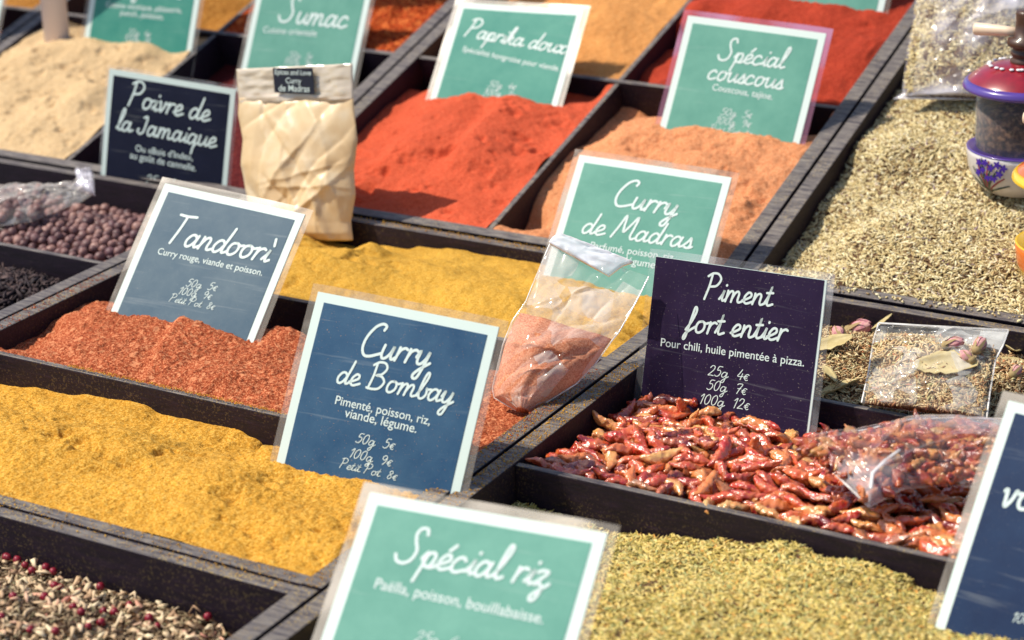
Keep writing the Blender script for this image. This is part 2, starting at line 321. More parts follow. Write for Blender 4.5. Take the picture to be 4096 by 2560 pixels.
# ------------------------------------------------------------------ heaps
class Heap:
    """height field over a tray cell, fitted to control points"""
    def __init__(s, pl, x0, x1, y0, y1, ctrl, base=-.01, pw=3., seed=1, rough=.004, rs=14, zmax=.05):
        s.pl = pl; s.b = (x0, x1, y0, y1); s.seed = seed; s.rough = rough; s.rs = rs; s.pw = pw; s.zmax = zmax
        o, ya, n = AX[pl]; P = []
        for c in ctrl:
            k = c[0]
            if k == 'B': p = loc(hit(c[1:3], o + ya * y1, ya), pl)
            elif k == 'L': p = loc(hit(c[1:3], o + XA * x0, XA), pl)
            elif k == 'z': p = loc(un(c[1:3], pl, c[3]), pl)
            elif k == 'l': p = np.array(c[1:4], float)          # local: x, y, z
            elif k == 'f': P += [np.array([x0 + (x1 - x0) * q, y0, c[1]]) for q in np.linspace(0, 1, 7)]; continue
            elif k == 'b': P += [np.array([x0 + (x1 - x0) * q, y1, c[1]]) for q in np.linspace(0, 1, 6)]; continue
            elif k == 'lft': P += [np.array([x0, y0 + (y1 - y0) * q, c[1]]) for q in np.linspace(.1, 1, 5)]; continue
            elif k == 'rgt': P += [np.array([x1, y0 + (y1 - y0) * q, c[1]]) for q in np.linspace(.1, 1, 5)]; continue
            P.append(p)
        P = np.array(P); P[:, 2] = np.clip(P[:, 2], -D + .004, zmax); s.P = P; s.bumps = []
    def bump(s, px, r, h, asp=1., ang=0.):
        p = loc(un(px, s.pl, 0), s.pl); s.bumps.append(('g', p[0], p[1], r, h, asp, math.radians(ang))); return s
    def ridge(s, pa, pb, h, w):
        """a fold that drops off on its right hand side"""
        a = loc(un(pa, s.pl, 0), s.pl); b = loc(un(pb, s.pl, 0), s.pl); s.bumps.append(('r', a, b, h, w)); return s
    def z(s, X, Y, micro=True):
        sh = X.shape; X = X.ravel(); Y = Y.ravel(); out = np.empty_like(X)
        for i in range(0, len(X), 20000):
            x = X[i:i + 20000, None]; y = Y[i:i + 20000, None]
            d2 = (x - s.P[:, 0]) ** 2 + ((y - s.P[:, 1]) * 1.15) ** 2 + 2.5e-5
            w = d2 ** (-s.pw / 2); out[i:i + 20000] = (w * s.P[:, 2]).sum(1) / w.sum(1)
        for b in s.bumps:
            if b[0] == 'g':
                _, cx, cy, r, h, asp, an = b; dx = X - cx; dy = Y - cy
                u = dx * math.cos(an) + dy * math.sin(an); v = (-dx * math.sin(an) + dy * math.cos(an)) * asp
                out += h * np.exp(-(u * u + v * v) / (r * r))
            else:
                _, a, c, h, w = b; dx, dy = c[0] - a[0], c[1] - a[1]; L = math.hypot(dx, dy); dx /= L; dy /= L
                al = (X - a[0]) * dx + (Y - a[1]) * dy; q = (X - a[0]) * dy - (Y - a[1]) * dx + .002 * fbm(X * 90, Y * 90, 5)
                fall = np.exp(-np.clip(np.maximum(-al, al - L), 0, None) ** 2 / (w * 1.5) ** 2)
                prof = np.where(q < 0, np.exp(-(q / (w * 3)) ** 2), np.exp(-(q / (w * .8)) ** 2)) - .35 * np.exp(-((q - w * 1.5) / w) ** 2)
                out += h * prof * fall
        x0, x1, y0, y1 = s.b
        edge = np.minimum(np.minimum(X - x0, x1 - X), np.minimum(Y - y0, y1 - Y)); ef = np.clip(edge / .012, .15, 1)
        out += s.rough * fbm(X * s.rs, Y * s.rs, s.seed, 3) * ef
        return out.reshape(sh)
    def mesh(s, name, mat, label, cat, step=.0009, micro=.0007, mid=.0012, crumb=0., parent=None):
        x0, x1, y0, y1 = s.b; nx = int((x1 - x0) / step) + 1; ny = int((y1 - y0) / step) + 1
        X, Y = np.meshgrid(np.linspace(x0, x1, nx), np.linspace(y0, y1, ny)); Z = s.z(X, Y)
        edge = np.minimum(np.minimum(X - x0, x1 - X), np.minimum(Y - y0, y1 - Y)); ef = np.clip(edge / .004, 0, 1)
        Z += (micro * fbm(X * 420, Y * 420, s.seed + 3, 2) + mid * fbm(X * 95, Y * 95, s.seed + 9, 3)) * (.35 + .65 * ef)
        if crumb:                                               # pits and crumbs where the powder has cracked
            q = fbm(X * 60, Y * 80, s.seed + 21, 3); mask = np.clip(fbm(X * 9, Y * 9, s.seed + 33, 2) * 3 + .1, 0, 1)
            Z -= crumb * np.clip(q - .16, 0, 1) * 4 * mask * ef
        Z = np.minimum(Z, np.where(edge < .003, -.0004 + Z * 0 + .0016 * (edge / .003), 9))
        V = wld(np.stack([X, Y, Z], -1).reshape(-1, 3), s.pl)
        i = np.arange((ny - 1) * nx).reshape(ny - 1, nx)[:, :-1].ravel()
        Fc = np.stack([i, i + 1, i + 1 + nx, i + nx], -1)
        # skirt down to the tray base closes the heap
        o = mesh(name, V, Fc, mat, parent, True)
        if label: tag(o, label, cat, None, 'stuff')
        return o

IN = .0138; IE = .0108; DV = .0027
xl, xr = XG[2] + IN, XG[4] - IN
H = {}
H['tand'] = Heap('F', xl, xr, F2 + DV, F3 - DV, [('f', -.003), ('L', 16, 346), ('L', 39, 335), ('z', 60, 317, -.012), ('z', 78, 314, -.003), ('z', 110, 313.5, .001),
    ('z', 160, 322, .003), ('z', 210, 333, .003), ('z', 258, 340, .0), ('B', 274, 334), ('B', 300, 341), ('l', -.96, F3 - DV, -.03), ('l', -.9, F3 - DV, -.03),
    ('z', 150, 350, .003), ('z', 90, 345, .001), ('z', 220, 375, .003), ('z', 300, 390, .0), ('l', -.72, 1.06, -.006), ('l', -.64, 1.06, -.010), ('l', -.61, 1.0, -.004), ('l', -.6, 1.1, -.012), ('l', -.7, F3 - DV, -.026)], seed=3, rough=.004)
H['tand'].ridge((186, 322), (150, 372), .004, .006).bump((262, 352), .012, .003).bump((290, 338), .018, .008, 1.5)
H['tand'].mesh('tandoori_powder', M['tandoori'], 'coarse brick red powder around the foot of the Tandoori sign', 'spice powder', .00085, .0016, .0020, .0010)
H['bomb'] = Heap('F', xl, xr, F1 + IE, F2 - DV, [('f', -.0015), ('f', -.001), ('B', 0, 384), ('B', 61, 393), ('B', 100, 397), ('B', 137, 402.5), ('B', 166, 415), ('B', 204, 423), ('B', 236, 429), ('B', 258, 438), ('B', 268, 453),
    ('z', 290, 461, -.002), ('z', 325, 468, -.001), ('z', 367, 473, .0), ('z', 410, 486, -.002), ('l', -.66, F2 - DV, -.03), ('l', -.60, F2 - DV, -.034),
    ('z', 230, 480, .004), ('z', 100, 440, .004), ('z', 300, 520, .004), ('z', 20, 440, .003), ('z', 180, 520, .002), ('z', 340, 540, .002)], seed=11, rough=.0045)
H['bomb'].ridge((262, 438), (268, 452), .003, .004).bump((373, 471), .006, .004).bump((140, 425), .03, .004, 2, 20).bump((95, 452), .014, -.003).bump((110, 470), .02, -.003, 2, 20)
H['bomb'].mesh('curry_powder', M['bombay'], 'golden yellow powder in front of the Curry de Bombay sign', 'spice powder', .0008, .0012, .0020, .0034)
H['yel'] = Heap('F', xl, xr, F3 + DV, BK - IE - .0012, [('f', -.003), ('B', 352, 246), ('B', 403, 248.7), ('B', 425, 247), ('B', 461, 250), ('B', 482, 255), ('B', 513, 259.7), ('B', 540, 264),
    ('z', 330, 262, .003), ('z', 300, 262, .002), ('z', 420, 268, .003), ('z', 480, 290, .003), ('z', 560, 290, .0), ('z', 630, 320, -.006), ('l', -.95, 1.25, -.004), ('rgt', -.008), ('B', 650, 285)], seed=23, rough=.006)
H['yel'].bump((372, 240), .014, .011, 1.3, 20).bump((352, 251), .012, .005).bump((310, 262), .02, .006, 3, 0).bump((345, 262), .02, -.004, 3, 10)
H['yel'].mesh('curry_powder', M['yellow'], 'yellow powder behind the Curry de Bombay sign, below the paprika cell', 'spice powder', .001, .0007, .0018, .0024)
H['pap'] = Heap('R', xl, XG[3] - .0026, IE, R2 - DV, [('f', -.002), ('f', -.002), ('L', 356, 137), ('L', 377, 116), ('L', 403, 94), ('B', 413, 93), ('B', 568, 93), ('B', 592, 97),
    ('z', 427, 98, -.004), ('z', 470, 104, .001), ('z', 510, 112, .0), ('z', 557, 115.5, -.002), ('rgt', -.004), ('z', 440, 140, .006), ('z', 480, 150, .006), ('z', 420, 190, .002), ('z', 520, 160, .002)], seed=31, rough=.004)
H['pap'].ridge((503, 106), (460, 165), .0065, .012).ridge((432, 106), (392, 158), .004, .014)
H['pap'].mesh('paprika_powder', M['paprika'], 'bright orange red powder in front of the Paprika doux sign', 'spice powder', .001, .0006, .0016, .0030)
H['cous'] = Heap('R', XG[3] + .0026, xr, IE, R2 - DV, [('f', -.003), ('L', 521, 235), ('L', 560, 165), ('L', 592, 138), ('L', 606, 124), ('L', 618, 112), ('z', 640, 126, .0), ('z', 655, 125, .002), ('z', 700, 128, .004), ('z', 750, 137, .004),
    ('z', 803, 149, .0), ('l', -.75, R2 - DV, -.035), ('l', -.68, R2 - DV, -.04), ('l', -.61, R2 - DV, -.042), ('rgt', -.003), ('z', 640, 170, .002), ('z', 700, 160, .006), ('z', 740, 200, .004), ('z', 570, 200, -.012), ('z', 560, 235, -.01)], seed=41, rough=.005)
H['cous'].mesh('couscous_spice', M['cous'], 'pale orange powder in front of the Spécial couscous sign', 'spice powder', .001, .0009, .0028, .0036)
H['tan'] = Heap('R', xl, XG[3] - .0026, R2 + DV, RB - IE, [('f', -.004), ('l', xl, R2 + .02, -.02), ('l', xl, R2 + .12, -.02), ('l', -.85, R2 + .1, .004), ('rgt', -.004), ('b', -.01), ('l', -.9, R2 + .2, .0)], seed=51, rough=.005)
H['tan'].mesh('spice_powder', M['tan'], 'orange tan powder behind the Paprika doux sign at the top edge', 'spice powder', .0014, .0008, .002, .0014)
H['red'] = Heap('R', XG[3] + .0026, xr, R2 + DV, RB - IE, [('f', -.003), ('l', XG[3] + .004, R2 + .01, -.03), ('l', XG[3] + .004, R2 + .1, -.03), ('l', XG[3] + .004, R2 + .2, -.03), ('z', 672, 50, -.02), ('z', 676, 20, -.006), ('z', 700, 4, .006), ('z', 760, 3, .01), ('z', 830, 6, .005), ('z', 865, 10, .002),
    ('z', 860, 50, .003), ('z', 830, 80, -.001), ('rgt', -.004), ('b', -.02)], seed=61, rough=.004)
H['red'].mesh('chilli_powder', M['red'], 'brick red powder behind the Spécial couscous sign', 'spice powder', .0013, .0008, .0016, .0012)
H['gin'] = Heap('R', XG[0] + IN, XG[1] - .0026, IE, R2 - DV, [('f', -.002), ('rgt', -.003), ('z', 0, 78, .004), ('z', 24, 62, .006), ('z', 42, 52, .006), ('z', 82, 45, .008), ('z', 135, 49, .006), ('z', 190, 50, .0), ('b', -.012), ('lft', -.004), ('z', 80, 90, .009), ('z', 120, 110, .004), ('z', 40, 120, .004)], seed=71, rough=.005)
H['gin'].mesh('ginger_powder', M['ginger'], 'pale beige powder heap in the upper left', 'spice powder', .0012, .0006, .0020, .0028)
H['sum'] = Heap('R', XG[1] + .0026, XG[2] - IN, IE, R2 - DV, [('f', -.03), ('b', -.035), ('l', -1.1, .1, -.028)], seed=81)
H['sum'].mesh('sumac_powder', M['sumac'], 'dark burgundy powder low in its cell behind the Poivre sign', 'spice powder', .0014, .001, .002)
H['och'] = Heap('R', XG[0] + IN, XG[1] - .0026, R2 + DV, RB - IE, [('f', -.03), ('rgt', -.012), ('l', -1.26, R2 + .08, -.005), ('lft', -.03), ('b', -.02)], seed=91)
H['och'].mesh('spice_powder', M['ochre'], 'brown ochre powder at the top edge left of the Sumac sign', 'spice powder', .0015, .001, .002)
H['flk'] = Heap('R', XG[1] + .0026, XG[2] - IN, R2 + DV, RB - IE, [('f', -.004), ('rgt', -.006), ('l', -1.1, R2 + .08, .0), ('b', -.02)], seed=95)
H['flk'].mesh('chilli_flakes', powder('orange red chilli flakes', (168, 62, 18), (96, 20, 8), (214, 120, 60), 420, 60, .6, .0014),
              'coarse orange red flakes right of the Sumac sign', 'spice flakes', .0012, .003, .0035)
dk = Heap('R', XG[0] - .41, XG[0] - IN, IE, R2 - DV, [('f', -.03), ('b', -.03)], seed=97)
dk.mesh('spice_powder', M['sumac'], 'dark powder in the nearly hidden tray at the top left corner', 'spice powder', .004, .001, .002)
dk = Heap('R', XG[0] - .41, XG[0] - IN, R2 + DV, RB - IE, [('f', -.02), ('b', -.02)], seed=98)
dk.mesh('spice_powder', M['ochre'], 'brown powder beside the white pole at the top left corner', 'spice powder', .004, .001, .002)

# ------------------------------------------------------------------ dried leaf flakes
def flakes(P, L, Wd, T, nrm, tilt=.35, seed=0, curl=.25):
    r = np.random.default_rng(seed); n = len(P)
    a = r.uniform(0, 2 * math.pi, n); t = r.normal(0, tilt, n)
    yv = np.cross(nrm, XA); U = np.cos(a)[:, None] * XA + np.sin(a)[:, None] * yv
    Nn = np.tile(nrm, (n, 1)); U2 = U * np.cos(t)[:, None] + Nn * np.sin(t)[:, None]
    V = np.cross(Nn, U2); ro = r.normal(0, .6, n); Wv = np.cross(U2, V)
    V2 = V * np.cos(ro)[:, None] + Wv * np.sin(ro)[:, None]; W2 = np.cross(U2, V2)
    c = r.normal(0, curl, n) * L
    out = np.empty((n, 3, 4, 3))
    for i, (s, wd, cc) in enumerate(((-1, .35, 0), (0, 1, 1), (1, .3, 0))):
        ctr = P + U2 * (s * L / 2)[:, None] + W2 * (c * cc)[:, None]
        for j, (p, q) in enumerate(((-1, -1), (1, -1), (1, 1), (-1, 1))):
            out[:, i, j] = ctr + V2 * (p * Wd * wd / 2)[:, None] + W2 * (q * T / 2)[:, None]
    f = [(0, 3, 2, 1), (8, 9, 10, 11)]
    for k in (0, 4):
        for j in range(4): f.append((k + j, k + (j + 1) % 4, k + 4 + (j + 1) % 4, k + 4 + j))
    f = np.array(f); return out.reshape(-1, 3), (np.arange(n)[:, None, None] * 12 + f).reshape(-1, 4)
def scatter(hp, n, L, Wd, seed, lift=.0012, vis=True, margin=.002):
    r = np.random.default_rng(seed); x0, x1, y0, y1 = hp.b
    X = r.uniform(x0 + margin, x1 - margin, n * 3); Y = r.uniform(y0 + margin, y1 - margin, n * 3); Z = hp.z(X, Y) + r.uniform(0, lift, n * 3)
    P = wld(np.stack([X, Y, Z], -1), hp.pl); q = proj(P)
    k = np.where((q[:, 0] > -30) & (q[:, 0] < 1055) & (q[:, 1] > -30) & (q[:, 1] < 670))[0][:n]
    P = P[k]; m = len(P)
    return P, r.uniform(.7, 1.4, m) * L, r.uniform(.6, 1.3, m) * Wd
def flake_heap(hp, name, mat, label, n, L, Wd, seed, tilt=.35, lift=.0012, T=.0005, under=None, cat='dried herb', curl=.12):
    P, l, w = scatter(hp, n, L, Wd, seed, lift); V, Fc = flakes(P, l, w, np.full(len(P), T), AX[hp.pl][2], tilt, seed + 1000, curl)
    o = mesh(name, V, Fc, mat); tag(o, label, cat, None, 'stuff')
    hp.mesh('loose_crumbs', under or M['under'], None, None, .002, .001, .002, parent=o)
    return o
xc0, xc1 = XG[4] + IN, XG[5] - IN
H['thy'] = Heap('R', xc0, xc1, IE, RB - IE, [('f', -.003), ('L', 801, 235.6), ('L', 837, 181), ('L', 877, 118), ('L', 894, 94), ('L', 779, 266), ('z', 900, 230, .003), ('z', 960, 260, .002), ('z', 900, 150, .003), ('z', 960, 120, -.004), ('z', 1010, 196, .0), ('z', 1000, 240, .002), ('rgt', -.005), ('b', -.01)], seed=101, rough=.006)
flake_heap(H['thy'], 'thyme_leaves', M['thyme'], 'pale dried thyme spread across the right rear tray', 34000, .0052, .0014, 5)
H['hrb'] = Heap('F', xc0, xc1, .6 + IE, F2C - DV, [('B', 619, 533), ('B', 649, 535), ('B', 690, 538), ('B', 737, 540), ('B', 800, 544), ('B', 822, 557), ('B', 869, 563), ('B', 900, 573), ('z', 930, 591, -.022), ('z', 948, 608, -.018), ('z', 1024, 630, -.012),
    ('z', 700, 600, -.012), ('z', 800, 590, -.012), ('z', 850, 620, -.008), ('z', 640, 600, -.016), ('z', 600, 560, -.022), ('z', 700, 560, -.02), ('f', -.01), ('l', -.25, F2C - DV, -.05)], seed=111, rough=.005)
flake_heap(H['hrb'], 'herb_mix', M['herb'], 'yellow green dried herbs below the chilli cell', 30000, .0046, .0012, 6)
H['tea'] = Heap('F', xc0, xc1, F3 + DV, BK - IE - .0012, [('f', -.004), ('f', -.004), ('B', 830, 327), ('B', 869, 331), ('B', 1024, 357), ('z', 850, 345, .003), ('z', 1010, 380, .004), ('z', 860, 380, .0)], seed=121, rough=.006)
tea_o = flake_heap(H['tea'], 'tea_cuttings', M['tea'], 'brown herbal tea cuttings around the clear bag on the right', 15000, .0038, .0011, 7, .5, .003, cat='herbal tea')
H['mix'] = Heap('F', xl, xr, F1 - .34 + IE, F1 - IE - .0012, [('B', 0, 556), ('B', 50, 569), ('B', 71, 582), ('B', 118, 592), ('B', 141, 600), ('B', 173, 610), ('B', 209, 619), ('B', 236, 637), ('f', -.03), ('z', 60, 620, -.024), ('z', 140, 635, -.03), ('z', 0, 600, -.02), ('rgt', -.055)], seed=131, rough=.004)
mo = flake_heap(H['mix'], 'herb_cuttings', M['mixdark'], 'grey green cuttings under the pale chips, bottom left corner', 9000, .004, .0013, 8, .5, .003)
P, l, w = scatter(H['mix'], 2300, .0066, .0027, 9, .004); V, Fc = flakes(P, l, w, np.full(len(P), .0009), AX['F'][2], .35, 909, .28)
tag(mesh('root_chips', V, Fc, M['chip'], smooth=False), 'pale curled root chips lying over the bottom left herb cuttings', 'dried root', None, 'stuff')
H['clv'] = Heap('F', XG[0] + IN, XG[2] - IN, .8 + IE, F3 - DV, [('l', -1.2, F3 - DV, -.03), ('l', -1.02, F3 - DV, -.035), ('rgt', -.02), ('z', 20, 290, -.012), ('l', -1.2, .9, -.02)], seed=141, rough=.005)
flake_heap(H['clv'], 'cloves', M['clove'], 'black cloves in the cell at the left edge', 5000, .0085, .0026, 10, .6, .004, .002, plain('black clove crumbs', (22, 15, 18), .9, .1), 'spice')

def spill(name, label, pl, boxes, n, r0, mat, seed):
    r = np.random.default_rng(seed); P = []
    for (xa, xb, ya, yb) in boxes:
        k = n // len(boxes); u = r.beta(.8, .8, k); P.append(np.stack([xa + (xb - xa) * u, ya + (yb - ya) * r.uniform(0, 1, k), np.full(k, .0002)], 1))
    P = wld(np.concatenate(P), pl); L = r.gamma(2., r0, len(P)); V, Fc = flakes(P, L * 1.5 + .0003, L + .0003, L * .5 + .0002, AX[pl][2], .2, seed + 3, .05)
    tag(mesh(name, V, Fc, mat), label, 'spice dust', None, 'stuff')
spill('spilled_curry', 'yellow crumbs spilled along the rims around the golden curry', 'F', [(XG[2] + .02, XG[4] - .02, F1 - .009, F1 + .010), (XG[4] - .0135, XG[4] - .002, F1, F2 + .12), (XG[4] + .002, XG[4] + .0135, .9, F2 + .17), (XG[2] + .1, XG[4] - .02, F2 - .002, F2 + .002), (XG[2] + .02, XG[4] - .02, BK - .0095, BK - .001)], 5200, .00011, M['bombay'], 71)
spill('spilled_tandoori', 'red crumbs on the rim beside the red tandoori powder', 'F', [(XG[4] - .0135, XG[4] - .002, F2 + .01, F2 + .15), (XG[2] + .001, XG[2] + .013, F2, F2 + .15), (XG[2] + .02, XG[4] - .02, F2 - .002, F2 + .002)], 1300, .00011, M['tandoori'], 72)
spill('spilled_thyme', 'loose thyme bits on the front rim of the thyme tray', 'R', [(XG[4] + .002, XG[5] - .1, .002, .009)], 260, .0004, M['thyme'], 73)

# ------------------------------------------------------------------ round and curved solids
def sphere_mesh(r=1., nu=10, nv=7, rough=.06, seed=0, squash=1.):
    rg = np.random.default_rng(seed); V = [(0, 0, r * squash)]; Fc = []
    for i in range(1, nv):
        ph = math.pi * i / nv
        for j in range(nu):
            th = 2 * math.pi * j / nu; q = r * (1 + rg.normal(0, rough))
            V.append((q * math.sin(ph) * math.cos(th), q * math.sin(ph) * math.sin(th), q * math.cos(ph) * squash))
    V.append((0, 0, -r * squash)); n = len(V) - 1
    for j in range(nu):
        k = (j + 1) % nu; Fc.append((0, 1 + j, 1 + k)); Fc.append((n, n - nu + k, n - nu + j))
        for i in range(nv - 2):
            a = 1 + i * nu; Fc.append((a + j, a + nu + j, a + nu + k, a + k))
    return np.array(V), Fc
def chili_mesh(seed):
    rg = np.random.default_rng(seed); L = rg.uniform(.0160, .0250); R = rg.uniform(.0031, .0043); n, m = 24, 18
    bend = rg.normal(0, .16); V = []; fl = rg.uniform(.72, .95); ph0 = rg.uniform(0, 6.28, 6); sk = rg.uniform(.66, 1.0)
    for i in range(n + 1):
        s = i / n; x = (s - .5) * L; r = R * max(.10, math.sin(math.pi * min(1., (s * .94 + .05) ** sk))) ** .72
        for j in range(m):
            a = 2 * math.pi * j / m
            f = .08 * math.sin(3 * a + ph0[0] + s * 4) + .06 * math.sin(5 * a + ph0[1] - s * 13) + .07 * math.sin(s * 30 + ph0[2] + 2 * a) + .06 * math.sin(7 * a + ph0[3] + s * 21)
            q = r * (1 + f - .10 * abs(math.sin(4 * a + 9 * s + ph0[4])) + rg.normal(0, .06))
            V.append((x, bend * L * (s - .5) ** 2 * 4 * .5 + q * math.cos(a), q * math.sin(a) * fl + .0007 * math.sin(s * 9 + ph0[5])))
    Fc = [(i * m + j, i * m + (j + 1) % m, (i + 1) * m + (j + 1) % m, (i + 1) * m + j) for i in range(n) for j in range(m)]
    V += [(-.5 * L - .0003, bend * L * .5, 0), (.5 * L + .0003, bend * L * .5, 0)]; e = len(V)
    for j in range(m):
        Fc.append((e - 2, (j + 1) % m, j)); Fc.append((e - 1, n * m + j, n * m + (j + 1) % m))
    return np.array(V), Fc
CHV = [chili_mesh(200 + i) for i in range(12)]
def rotm(yaw, pitch, roll): return np.array(Matrix.Rotation(yaw, 3, 'Z') @ Matrix.Rotation(pitch, 3, 'Y') @ Matrix.Rotation(roll, 3, 'X'))

# chillies ------------------------------------------------------------
H['chi'] = Heap('F', xc0, xc1, F2C + DV, F3 - DV, [('f', -.006), ('L', 556, 458), ('L', 576, 442), ('L', 582, 430), ('z', 594, 420, -.024), ('z', 620, 404, -.020), ('z', 640, 410, -.016), ('z', 700, 421, -.015), ('z', 760, 431, -.015), ('z', 806, 438, -.016), ('B', 816, 441), ('B', 864, 442),
    ('z', 640, 440, -.002), ('z', 700, 450, -.001), ('z', 760, 470, -.002), ('z', 850, 500, -.005), ('z', 900, 520, -.006), ('z', 950, 530, -.008), ('z', 590, 455, -.008), ('l', -.3, F3 - DV, -.02), ('rgt', -.01)], seed=151, rough=.005)
def poisson(x0, x1, y0, y1, d, n, seed, keep=None):
    r = np.random.default_rng(seed); pts = []
    for _ in range(n * 60):
        p = (r.uniform(x0, x1), r.uniform(y0, y1))
        if keep and not keep(*p): continue
        if all((p[0] - a) ** 2 + (p[1] - b) ** 2 > d * d for a, b in pts): pts.append(p)
        if len(pts) >= n: break
    return np.array(pts)
def inview(x, y, hp, m=15):
    q = proj(wld(np.array([x, y, hp.z(np.array([x]), np.array([y]))[0]]), hp.pl)); return -m < q[0] < 1000 and -m < q[1] < 660
def chilli_cloud(pts, Zs, seed, big=1.):
    r = np.random.default_rng(seed); V = []; Fc = []; n = 0
    for (x, y), z in zip(pts, Zs):
        v, f = CHV[r.integers(12)]; Rm = rotm(r.uniform(0, 6.28), r.normal(0, .35), r.uniform(0, 6.28))
        V.append(v * big @ Rm.T + np.array([x, y, z])); Fc += [tuple(i + n for i in q) for q in f]; n += len(v)
    return np.concatenate(V), Fc
pts = poisson(xc0 + .006, -.235, F2C + .012, F3 - .012, .0085, 420, 1)
Zs = H['chi'].z(pts[:, 0], pts[:, 1]) - .0050
V, Fc = chilli_cloud(pts, Zs, 3)
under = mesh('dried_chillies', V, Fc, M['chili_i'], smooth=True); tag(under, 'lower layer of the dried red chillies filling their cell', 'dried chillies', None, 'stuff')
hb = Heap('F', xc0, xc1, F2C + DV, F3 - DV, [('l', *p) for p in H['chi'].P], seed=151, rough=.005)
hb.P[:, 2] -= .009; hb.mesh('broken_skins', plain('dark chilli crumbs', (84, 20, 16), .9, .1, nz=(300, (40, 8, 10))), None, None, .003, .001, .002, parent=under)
pts = poisson(xc0 + .009, -.245, F2C + .008, F3 - .009, .0093, 300, 2, lambda x, y: inview(x, y, H['chi']))
Zs = H['chi'].z(pts[:, 0], pts[:, 1])
chi_me = []
mid_ = (0, 0, 0)
for i, (v, f) in enumerate(CHV):
    me = bpy.data.meshes.new('dried_chilli'); me.from_pydata([tuple(p) for p in v], [], f); me.materials.append(M['chili'])
    me.polygons.foreach_set('use_smooth', [True] * len(me.polygons)); chi_me.append(me)
rc = np.random.default_rng(44)
for (x, y), z in zip(pts, Zs):
    o = bpy.data.objects.new('dried_chilli', chi_me[rc.integers(12)]); scene.collection.objects.link(o)
    o.location = (x, y, z + .0016 + abs(rc.normal(0, .0010))); yaw = rc.normal(.1, .75) + (math.pi if rc.random() < .5 else 0)
    o.rotation_euler = Matrix.Rotation(yaw, 3, 'Z').__matmul__(Matrix.Rotation(rc.normal(0, .17 if rc.random() < .93 else .7), 3, 'Y')).__matmul__(Matrix.Rotation(rc.uniform(0, 6.28), 3, 'X')).to_euler()
    s_ = rc.uniform(.88, 1.2); o.scale = (s_, s_, s_)
    tag(o, 'small wrinkled dried red chilli lying in the heap by the Piment fort entier sign', 'dried chilli', 'dried chillies heaped in their cell')
for (px, py, yaw, pit, k) in ((792, 428, -.7, -.5, 0), (774, 427, 2.5, -.3, 3), (722, 408, 1.3, -1.1, 5), (640, 402, 1.6, -1.2, 7)):
    pass

# allspice ------------------------------------------------------------
H['all'] = Heap('F', XG[0] + IN, XG[2] - IN, F3 + DV, BK - IE - .0012, [('f', -.018), ('b', -.026), ('z', 100, 200, -.022), ('z', 60, 230, -.012), ('z', 120, 230, -.012), ('z', 20, 200, -.022)], seed=161, rough=.005)
SP = [sphere_mesh(.0042, 14, 9, .045, i, .84 + .05 * i) for i in range(4)]
pts = []
ra = np.random.default_rng(12); yy = F3 + .007
row = 0
while yy < BK - .016:
    xx = XG[1] - .03 + (row % 2) * .0042
    while xx < XG[2] - IN - .003: pts.append((xx + ra.normal(0, .0009), yy + ra.normal(0, .0009))); xx += .0083
    yy += .0073; row += 1
pts = np.array(pts); zz = H['all'].z(pts[:, 0], pts[:, 1]) + ra.uniform(-.0022, .0030, len(pts))
P3 = np.concatenate([pts, zz[:, None]], 1); q = proj(P3)
depth = (P3 - CAM) @ RC[2]
vis = (q[:, 0] > -3) & (q[:, 0] < 170) & (q[:, 1] > 175)
order = np.argsort(np.where(vis, depth, 99)); ind = order[:300]; ind = ind[vis[ind]]; rest = np.setdiff1d(np.arange(len(P3)), ind)
sph_me = []
for v, f in SP:
    me = bpy.data.meshes.new('allspice_berry'); me.from_pydata([tuple(p) for p in v], [], f); me.materials.append(M['allspice'])
    me.polygons.foreach_set('use_smooth', [True] * len(me.polygons)); sph_me.append(me)
for i in ind:
    o = bpy.data.objects.new('allspice_berry', sph_me[ra.integers(4)]); scene.collection.objects.link(o)
    o.location = P3[i]; o.rotation_euler = ra.uniform(0, 6.28, 3); s_ = ra.uniform(.76, 1.16); o.scale = (s_, s_, s_)
    tag(o, 'round brown allspice berry in the heap left of the Tandoori sign', 'berry', 'allspice berries heaped in their cell')
V = []; Fc = []; n = 0
low = P3 + np.array([.0041, .0036, -.0062])
for p in list(P3[rest]) + list(low[vis]):
    v, f = SP[ra.integers(4)]; V.append(v + p); Fc += [tuple(k + n for k in c) for c in f]; n += len(v)
o = mesh('allspice_berries', np.concatenate(V), Fc, M['allspice_i'], smooth=True); tag(o, 'deeper and farther allspice berries of the heap at the left edge', 'berries', None, 'stuff')

# pink peppercorns ----------------------------------------------------
v, f = sphere_mesh(.0023, 10, 7, .04, 3); pm = bpy.data.meshes.new('pink_peppercorn'); pm.from_pydata([tuple(p) for p in v], [], f); pm.materials.append(M['pink'])
pm.polygons.foreach_set('use_smooth', [True] * len(pm.polygons))
pk = [(24, 552), (10, 563), (26, 572), (33, 578), (50, 573), (20, 565), (55, 590), (61, 592), (103, 592), (14, 603), (74, 613), (82, 618), (115, 619), (89, 633), (31, 636), (56, 637), (102, 629), (213, 624), (2, 622), (66, 574), (45, 603), (130, 611), (150, 625), (158, 633), (104, 617)]
for a in pk:
    p = un(a, 'F', -.024); z = H['mix'].z(np.array([p[0]]), np.array([p[1]]))[0]; p = un(a, 'F', z); p[1] = min(p[1], F1 - .016); z = H['mix'].z(np.array([p[0]]), np.array([p[1]]))[0]
    o = bpy.data.objects.new('pink_peppercorn', pm); scene.collection.objects.link(o); o.location = (p[0], p[1], z + .0038); o.rotation_euler = ra.uniform(0, 6, 3); s_ = ra.uniform(.85, 1.15); o.scale = (s_,) * 3
    tag(o, 'glossy pink peppercorn among the pale chips in the bottom left tray', 'peppercorn', 'pink peppercorns scattered over the chips')

